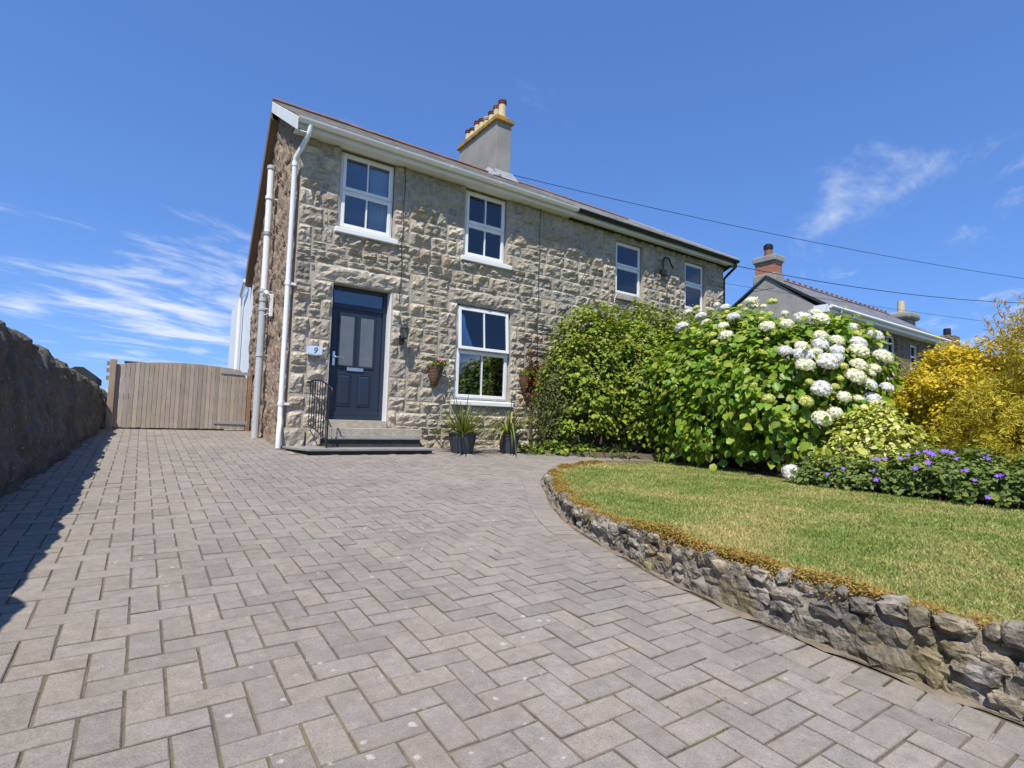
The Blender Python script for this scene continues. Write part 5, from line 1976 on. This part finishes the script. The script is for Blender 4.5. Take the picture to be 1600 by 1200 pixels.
def low_plant(name, label, x, y, n, Lr, wr, pal, er=(0.4, 1.3), dr=(0.3, 0.9), spread=0.1, cat='plant'):
    t_ = thing(name, (x, y, 0.085), label, cat, 'strap-leaved clumps in the bed')
    for k in range(n):
        a = rng.uniform(0, 6.28)
        blade(t_, (x + spread * rng.normal(), y + spread * rng.normal(), 0.08), a, rng.uniform(*Lr), rng.uniform(*er), rng.uniform(*dr), rng.uniform(*wr), pal[rng.integers(0, len(pal))], n=6)
    return t_


YG = [(0.24, 0.30, 0.05), (0.20, 0.28, 0.05), (0.30, 0.32, 0.08)]
low_plant('montbretia_clump', 'yellow-green strap-leaved clump just right of the right planter', 3.92, -0.72, 42, (0.3, 0.6), (0.008, 0.014), YG)
low_plant('montbretia_clump', 'dark green strap-leaved clump below the hedge behind the timber edging', 4.95, -1.42, 60, (0.3, 0.55), (0.010, 0.016), [(0.11, 0.17, 0.04), (0.14, 0.20, 0.05), (0.18, 0.24, 0.07)], spread=0.2)
low_plant('montbretia_clump', 'sparse grassy clump left of centre under the hedge', 4.55, -1.2, 30, (0.3, 0.5), (0.008, 0.014), [(0.13, 0.19, 0.05), (0.2, 0.25, 0.09)], spread=0.12)
shrub('ground_leaves', 'low bright broad-leaved plants at the left end of the bed beside the planter', 'plant', (3.95, -0.98, 0.08),
      [((3.72, -.80, .10), (.22, .22, .16)), ((4.15, -1.02, .12), (.30, .22, .20)), ((4.5, -1.2, .1), (.3, .15, .18))], 150, 5, 0.04, 0.075, [(0.12, 0.20, 0.03), (0.20, 0.28, 0.04), (0.28, 0.32, 0.05), (0.09, 0.15, 0.03)], LEAF6, stems=0, upb=1.0)


# ------------------------------------------------------------------ wall baskets
def basket(label, plabel, x, zt, pink):
    b = thing('wall_basket', (x, -0.01, zt - 0.3), label, 'basket', 'wall baskets beside the window')
    m = MB()
    prof = [(0.01, zt - 0.33), (0.05, zt - 0.29), (0.10, zt - 0.15), (0.145, zt), (0.150, zt + 0.012), (0.138, zt + 0.012), (0.12, zt - 0.03)]
    m.lathe(x, -0.065, prof, 16, a0=math.pi, a1=2 * math.pi)
    m.lathe(x, -0.065, [(0.0, zt - .03), (0.135, zt - .03)], 16, a0=math.pi, a1=2 * math.pi)
    m.add([(x - .14, -0.062, zt), (x + .14, -0.062, zt), (x + .01, -0.062, zt - .33), (x - .01, -0.062, zt - .33)], [(0, 1, 2, 3)])
    m.build('wicker_cone', 'wicker', b, smooth=35)
    m = MB()
    m.tube([(x, -0.055, zt + 0.02), (x, 0.0, zt + 0.02)], 0.008, 6)
    m.tube([(x, -0.055, zt - 0.12), (x, 0.0, zt - 0.12)], 0.008, 6)
    m.build('hook', 'iron', b)
    pl = thing('basket_plant', (x, -0.12, zt), plabel, 'plant', 'plants in the wall baskets')
    n = 170
    P = np.column_stack([x + rng.normal(size=n) * 0.075, -0.135 + rng.normal(size=n) * 0.045, zt + 0.02 + np.abs(rng.normal(size=n)) * 0.05])
    V, F, c = leaves(P, rng.normal(size=(n, 3)) + np.array([0, -.4, .8]), rng.normal(size=(n, 3)) + np.array([0, -.3, .3]), rng.uniform(.03, .055, n), pick_cols(n, [(0.20, 0.24, 0.05), (0.28, 0.28, 0.06), (0.13, 0.17, 0.04)]), LEAF6)
    mobj('foliage', V, F, 'leaf', pl, c, kind='stuff')
    if pink:
        for k in range(7):
            o = bpy.data.objects.new('flower', PINK)
            link(o, pl)
            o.matrix_world = Matrix.Translation((x + 0.03 + random.gauss(0, .03), -0.17 + random.gauss(0, .02), zt + 0.10 + random.gauss(0, .02))) @ Matrix.Rotation(random.uniform(.2, 1.3), 4, 'X') @ Matrix.Scale(0.03, 4)
            o.matrix_parent_inverse = Matrix.Translation(-Vector(BASE[pl.name]))


PINK = mesh_data('flower', Vf, [tuple(int(i) for i in f) for f in Ff], 'petal', np.array((0.72, 0.20, 0.48)))
basket('brown wicker cone basket on the wall left of the ground floor window', 'trailing plant with pink flowers in the left wall basket', 2.235, 1.47, True)
basket('brown wicker cone basket on the wall right of the ground floor window', 'yellow-green plant in the right wall basket', 4.06, 1.46, False)

# ------------------------------------------------------------------ small fittings on the front
# lantern
LX, LZ_ = 1.63, 1.80
ln = thing('wall_lantern', (LX, -0.02, LZ_), 'black wall lantern on the stone wall right of the front door', 'lantern')
m = MB()
m.box(LX - .035, LX + .035, -0.075, -0.045, LZ_ - .02, LZ_ + .13)
m.build('backplate', 'iron', ln, bevel=0.006)
m = MB()
m.tube([(LX, -0.07, LZ_ + .02), (LX, -0.12, LZ_ - .02), (LX, -0.17, LZ_ + .01), (LX, -0.175, LZ_ + .07)], 0.009, 8)
m.build('arm', 'iron', ln, smooth=40)
cz = LZ_ + 0.07
m = MB()
for sx in (-1, 1):
    for sy in (-1, 1):
        m.tube([(LX + sx * .034, -0.175 + sy * .034, cz + .01), (LX + sx * .058, -0.175 + sy * .058, cz + .15)], 0.006, 6)
m.box(LX - .04, LX + .04, -0.215, -0.135, cz, cz + .012)
m.build('cage', 'iron', ln)
m = MB()
m.hexa([(LX - .03, -0.205, cz + .012), (LX + .03, -0.205, cz + .012), (LX - .03, -0.145, cz + .012), (LX + .03, -0.145, cz + .012),
        (LX - .053, -0.228, cz + .15), (LX + .053, -0.228, cz + .15), (LX - .053, -0.122, cz + .15), (LX + .053, -0.122, cz + .15)])
m.build('lantern_glass', 'frost', ln)
m = MB()
m.lathe(LX, -0.175, [(0.0, cz + .15), (0.086, cz + .15), (0.086, cz + .16), (0.05, cz + .20), (0.02, cz + .215), (0.012, cz + .235), (0.0, cz + .245)], 4)
m.build('cap', 'iron', ln)

# number plaque
pq = thing('number_plaque', (0.315, -0.03, 1.56), 'small pale blue plaque with the number 9 left of the front door', 'plaque')
px_, pz_ = 0.315, 1.555
pol = []
for i in range(13):
    t = i / 12
    pol.append((px_ - 0.105 + 0.21 * t, pz_ - 0.055 - 0.014 * math.sin(math.pi * t)))
for i in range(13):
    t = 1 - i / 12
    pol.append((px_ - 0.105 + 0.21 * t, pz_ + 0.055 + 0.014 * math.sin(math.pi * t)))
m = MB()
m.prism(pol, 1, -0.095, -0.03)
m.build('plate_rim', 'fringe', pq)
m = MB()
m.prism([(px_ + (x - px_) * .9, pz_ + (z - pz_) * .84) for x, z in pol], 1, -0.098, -0.0952)
m.build('plate', 'plaque', pq)
cu_ = bpy.data.curves.new('numeral', 'FONT')
cu_.body = '9'
cu_.size = 0.125
cu_.align_x = 'CENTER'
cu_.align_y = 'CENTER'
cu_.extrude = 0.0012
cu_.shear = 0.25
to = bpy.data.objects.new('numeral_curve', cu_)
COL.objects.link(to)
bpy.context.view_layer.update()
tm = bpy.data.meshes.new_from_object(to.evaluated_get(bpy.context.evaluated_depsgraph_get()))
bpy.data.objects.remove(to)
tv = np.array([v.co[:] for v in tm.vertices])
tf = [tuple(p.vertices) for p in tm.polygons]
tw = np.column_stack([tv[:, 0] + px_, -0.0998 - tv[:, 2], tv[:, 1] + pz_])
mobj('numeral', tw, tf, 'plaque_ink', pq)

# handrail beside the steps
hr = thing('handrail', (0.39, -0.60, 0.195), 'black wrought iron handrail with thin bars beside the front steps', 'handrail')
A0, A1 = Vector((0.27, -0.10, 0)), Vector((0.40, -0.62, 0))
m = MB()
m.tube([(A1.x, A1.y, 0.195), (A1.x, A1.y, 1.04)], 0.012, 8)
m.build('post', 'iron', hr, smooth=40)


def hz(t):
    return 1.10 + 0.055 * max(0.0, math.sin(math.pi * min(1, t * 1.02))) ** 0.8 - 0.08 * t


pts = [tuple(A0.lerp(A1, t) + Vector((0, 0, hz(t)))) for t in np.linspace(-0.1, 1.0, 12)]
pts += [(A1.x + .012, A1.y - .06, hz(1) - .02), (A1.x + .016, A1.y - .085, hz(1) - .06), (A1.x + .012, A1.y - .075, hz(1) - .10), (A1.x + .006, A1.y - .05, hz(1) - .11)]
m = MB()
m.tube(pts, 0.013, 8)
m.build('top_rail', 'iron', hr, smooth=60)
m = MB()
m.tube([tuple(A0.lerp(A1, t) + Vector((0, 0, 0.50 - 0.22 * t ** 1.3))) for t in np.linspace(0, 1, 8)], 0.009, 6)
m.build('bottom_rail', 'iron', hr, smooth=60)
for k in range(8):
    t = (k + 0.3) / 8
    p = A0.lerp(A1, t)
    m = MB()
    m.tube([(p.x, p.y, 0.50 - 0.22 * t ** 1.3), (p.x, p.y, hz(t))], 0.0065, 6)
    m.build('bar', 'iron', hr)

# security camera on the soil pipe
cx, cy, cz = -0.19, 1.18, 2.52
sc_ = thing('security_camera', (cx, cy, cz), 'small white security camera bracketed beside the soil pipe on the brown gable', 'camera')
m = MB()
m.box(-0.10, -0.05, cy - .03, cy + .03, cz - 0.34, cz + .02)
m.build('bracket', 'upvc', sc_, bevel=0.004)
m = MB()
m.tube([(-0.09, cy, cz), (-0.17, cy, cz + .02)], 0.018, 8)
m.tube([(-0.17, cy - .07, cz + .03), (-0.17, cy + .08, cz)], 0.034, 12)
m.build('housing', 'upvc', sc_, smooth=40)
m = MB()
m.tube([(-0.17, cy + .08, cz), (-0.17, cy + .10, cz - .004)], 0.027, 12)
m.build('lens', 'black', sc_)
m = MB()
m.tube([(-0.075, cy, cz - .28), (-0.15, SY, cz - .30)], 0.008, 6)
m.tube([(-0.075, cy, cz - .20), (-0.15, SY, cz - .20)], 0.008, 6)
m.build('stay', 'upvc', sc_)


# cables
def cable(name, label, pts, r, mat='black', cat='cable'):
    m = MB()
    m.tube(pts, r, 6)
    return props(m.build(name, mat, None, smooth=60), label, cat, 'overhead wires' if name == 'overhead_wire' else 'cables on the house front')


cable('wall_cable', 'thin black cable running down the wall right of the upper left window',
      [(1.58 + 0.008 * math.sin(z * 9), -0.052 - 0.01 * math.sin(z * 5), z) for z in np.linspace(WT, 2.45, 24)], 0.006)
cable('wall_cable', 'thin black cable running down the wall near the middle of the pair',
      [(4.32 + 0.008 * math.sin(z * 7), -0.055, z) for z in np.linspace(WT, 1.25, 24)], 0.005)
cable('wall_cable', 'white cable hanging below the left corner of the attached house window', [(6.36, -0.075, 3.36), (6.30, -0.07, 3.25), (6.28, -0.065, 3.0), (6.28, -0.065, 2.4)], 0.005, 'upvc')
cb = thing('cable_bracket', (7.95, -0.05, 4.2), 'black looped cable box under the eaves between the attached house windows', 'cable box')
m = MB()
m.tube([(7.80, -0.09, 4.10), (7.76, -0.10, 4.30), (7.82, -0.11, 4.42), (7.95, -0.12, 4.40), (8.02, -0.12, 4.28), (8.10, -0.12, 4.22)], 0.018, 8)
m.build('loop', 'black', cb, smooth=60)
m = MB()
m.box(7.74, 7.88, -0.12, -0.04, 4.0, 4.14)
m.build('box', 'black', cb, bevel=0.01)
m = MB()
m.tube([(7.95, -0.07, 4.05), (7.96, -0.065, 3.5), (7.95, -0.065, 2.6)], 0.007, 6)
m.build('drop_cable', 'black', cb)


def wire(label, a, b, sag, r=0.011):
    a, b = Vector(a), Vector(b)
    pts = []
    for i in range(25):
        t = i / 24
        p = a.lerp(b, t)
        p.z -= sag * 4 * t * (1 - t)
        pts.append(tuple(p))
    return cable('overhead_wire', label, pts, r, 'black', 'wire')


wire('upper overhead wire running from the chimney side to the right', (4.95, 1.9, 6.24), (35.0, -6.9, 6.5), 0.55, 0.007)
wire('middle overhead wire running right from the corner of the attached house', (10.2, -0.25, 4.66), (29.5, -5.6, 5.96), 0.55, 0.009)
wire('thin lower overhead wire crossing in front of the neighbouring gable', (13.16, 2.05, 5.18), (38.0, -3.8, 5.6), 0.15, 0.006)

# ------------------------------------------------------------------ neighbours
NX0, NX1, NY0, NRY, NRZ, NEZ = 18.15, 29.2, 1.4, 3.5, 6.55, 4.95
NB = thing('neighbour_house', (22, 1.4, 0), 'neighbouring house with grey rendered gable, slate roof and brick chimney beyond the hydrangea', 'house')
m = MB()
NBY = 2 * NRY - NY0
m.add([(NX0, NY0, 0), (NX0, NBY, 0), (NX0, NBY, NEZ), (NX0, NRY, NRZ), (NX0, NY0, NEZ)], [(0, 1, 2, 3, 4)])
m.build('gable_wall', 'dash', NB)
nh = [(20.05, 21.15, 3.3, 4.55), (23.45, 24.45, 2.85, 4.70), (25.85, 26.85, 3.5, 4.55)]
m = MB()
wall_panel(m, NX0, NX1, 0, NEZ, NY0, nh, 0.25)
m.build('wall', 'farwall', NB)
for a, b, c, d in nh:
    m = MB()
    ring(m, a, b, c, d, 0.09, NY0 + .12, NY0 + .2)
    m.box(a + .09, b - .09, NY0 + .122, NY0 + .198, (c + d) / 2 - .04, (c + d) / 2 + .04)
    w = m.build('window', 'upvc', NB)
    m = MB()
    m.box(a + .09, b - .09, NY0 + .155, NY0 + .165, c + .09, d - .09)
    m.build('pane', 'glass', w)
    m = MB()
    m.box(a - .05, b + .05, NY0 - .08, NY0 + .11, c - .12, c - .002)
    m.build('sill', 'upvc', w)
    m = MB()
    m.add([(a, NY0 + .9, c), (b, NY0 + .9, c), (b, NY0 + .9, d), (a, NY0 + .9, d), (a, NY0 + .25, c), (b, NY0 + .25, c), (b, NY0 + .25, d), (a, NY0 + .25, d)], [(0, 1, 2, 3), (4, 0, 3, 7), (1, 5, 6, 2), (4, 5, 1, 0), (3, 2, 6, 7)])
    m.build('room', 'room', w)
m = MB()
o_ = 0.12
m.prism([(NY0 - .32, NEZ - .12 + .18), (NRY, NRZ + .08), (NBY + .3, NEZ + .06), (NBY + .3, NEZ - .02), (NRY, NRZ - .01), (NY0 - .32, NEZ - .02)], 0, NX0 - .06, NX1 + .06)
nrf = m.build('roof', 'felt', NB)
slates(nrf, lambda t: (NY0 - .34 + (NRY - NY0 + .34) * t, NEZ + .07 + (NRZ + .01 - NEZ) * t), lambda t: (NX0 - .07, NX1 + .07), 12, w=0.32, tone=(0.17, 0.175, 0.19))
for k in range(22):
    a = NX0 + 0.9 + k * (NX1 - NX0 - 0.9) / 22
    m = MB()
    L = (NX1 - NX0 - 0.9) / 22
    m.prism([(NRY - .16, NRZ + .02), (NRY, NRZ + .14), (NRY + .16, NRZ + .02)], 0, a + .01, a + L - .01)
    m.box(a + L * .3, a + L * .7, NRY - .02, NRY + .02, NRZ + .13, NRZ + .21)
    m.build('ridge_tile', 'terra', nrf)
m = MB()
m.box(NX0 - .35, NX1 + .05, NY0 - .36, NY0 - .33, NEZ - .17, NEZ + .07)
m.box(NX0 - .35, NX0 - .32, NY0 - .3295, NY0 + .15, NEZ - .17, NEZ + .10)
m.box(NX0 - .3195, NX1 + .05, NY0 - .3295, NY0 - .001, NEZ - .165, NEZ - .15)
m.build('fascia', 'upvc', NB)
m = MB()
m.tube([(NX0 - .3, NY0 - .42, NEZ + .02), (NX1 + .05, NY0 - .42, NEZ + .02)], 0.065, 8)
m.build('gutter', 'upvc', NB, smooth=50)
m = MB()
m.tube([(NX0 + .45, NY0 - .42, NEZ - .02), (NX0 + .45, NY0 - .40, NEZ - .25), (NX0 + .35, NY0 - .07, NEZ - .42), (NX0 + .35, NY0 - .07, 0.2)], 0.045, 8)
m.build('downpipe', 'upvc', NB, smooth=50)
m = MB()
m.box(18.2, 18.75, 3.2, 4.0, 6.0, 7.20)
nc = m.build('chimney', 'brick', NB)
m = MB()
m.box(18.12, 18.83, 3.12, 4.08, 7.18, 7.42)
m.box(18.17, 18.78, 3.17, 4.03, 7.10, 7.179)
m.box(18.14, 18.81, 3.14, 4.06, 6.05, 6.70)
m.build('chimney_cap', 'cement', nc, bevel=0.03)
m = MB()
m.lathe(18.47, 3.6, [(0, 7.4), (0.16, 7.4), (0.14, 7.78), (0, 7.78)], 12)
m.build('chimney_pot', 'terra', nc, smooth=35)
m = MB()
m.lathe(18.47, 3.6, [(0, 7.77), (0.18, 7.77), (0.18, 7.90), (0.12, 7.96), (0, 7.96)], 12)
m.build('cowl', 'black', nc, smooth=35)
m = MB()
m.prism([(NY0 - 1.6, 1.9), (NY0 - .002, 2.65), (NY0 - .002, 2.5), (NY0 - 1.6, 1.75)], 0, 22.4, 26.5, (0.12, 0.125, 0.14))
pr_ = m.build('porch_roof', 'slate', NB)
m = MB()
m.box(22.5, 26.4, NY0 - 1.4, NY0 - .003, 0, 1.85)
m.build('porch_wall', 'farwall', pr_)
m = MB()
m.box(22.4, 26.5, NY0 - .10, NY0 - .003, 2.66, 2.76)
m.build('ridge_strip', 'terra', pr_)

FH = thing('far_house', (36, 4, 0), 'far house with cream end wall and squat stone chimney at the right behind the neighbour', 'house')
m = MB()
m.add([(33.2, 2.2, 0), (33.2, 7.0, 0), (33.2, 7.0, 4.6), (33.2, 4.6, 6.55), (33.2, 2.2, 4.6)], [(0, 1, 2, 3, 4)])
m.add([(33.2, 2.2, 0), (46, 2.2, 0), (46, 2.2, 4.6), (33.2, 2.2, 4.6)], [(0, 1, 2, 3)])
m.build('wall', 'cream_render', FH)
m = MB()
m.prism([(2.0, 4.55), (4.6, 6.6), (7.2, 4.55), (7.2, 4.45), (4.6, 6.48), (2.0, 4.45)], 0, 33.0, 46, (0.10, 0.10, 0.105))
m.build('roof', 'slate', FH)
m = MB()
m.box(33.5, 34.6, 4.1, 5.1, 5.8, 7.1)
fc = m.build('chimney', 'cement', FH, bevel=0.05)
m = MB()
m.box(33.3, 34.8, 3.9, 5.3, 7.05, 7.5)
m.build('chimney_cap', 'cement', fc, bevel=0.15, seg=2)
m = MB()
m.lathe(34.0, 4.6, [(0, 7.45), (0.2, 7.45), (0.18, 8.2), (0, 8.2)], 12)
m.build('chimney_pot', 'oldpot', fc, smooth=35)
m = MB()
m.box(40.6, 41.8, 4.1, 5.1, 5.6, 7.0)
f2 = m.build('chimney', 'farwall', FH, bevel=0.05)
m = MB()
m.lathe(41.2, 4.6, [(0, 6.95), (0.22, 6.95), (0.2, 7.5), (0, 7.5)], 12)
m.build('chimney_pot', 'black', f2, smooth=35)

# outbuildings glimpsed over the gate and the wall
sh = thing('garden_shed', (-1.1, 7.0, 0.3), 'dark flat roof of an outbuilding just showing above the gate', 'shed')
m = MB()
m.box(-1.9, -0.35, 6.1, 8.2, 0.3, 1.58)
m.build('wall', 'felt', sh)
m = MB()
m.box(-2.02, -0.25, 6.0, 8.3, 1.58, 1.665)
m.build('roof', 'felt', sh)
s2 = thing('far_outbuilding', (-4.0, 15, 0), 'small dark pitched roof behind the boundary wall at left', 'shed')
m = MB()
m.prism([(-4.6, 1.4), (-3.45, 1.97), (-3.25, 1.97), (-2.9, 1.70), (-2.9, 1.5)], 1, 14, 17)
m.build('roof', 'felt', s2)
m = MB()
m.box(-4.5, -2.95, 14.1, 16.9, 0.2, 1.5)
m.build('wall', 'cement', s2)
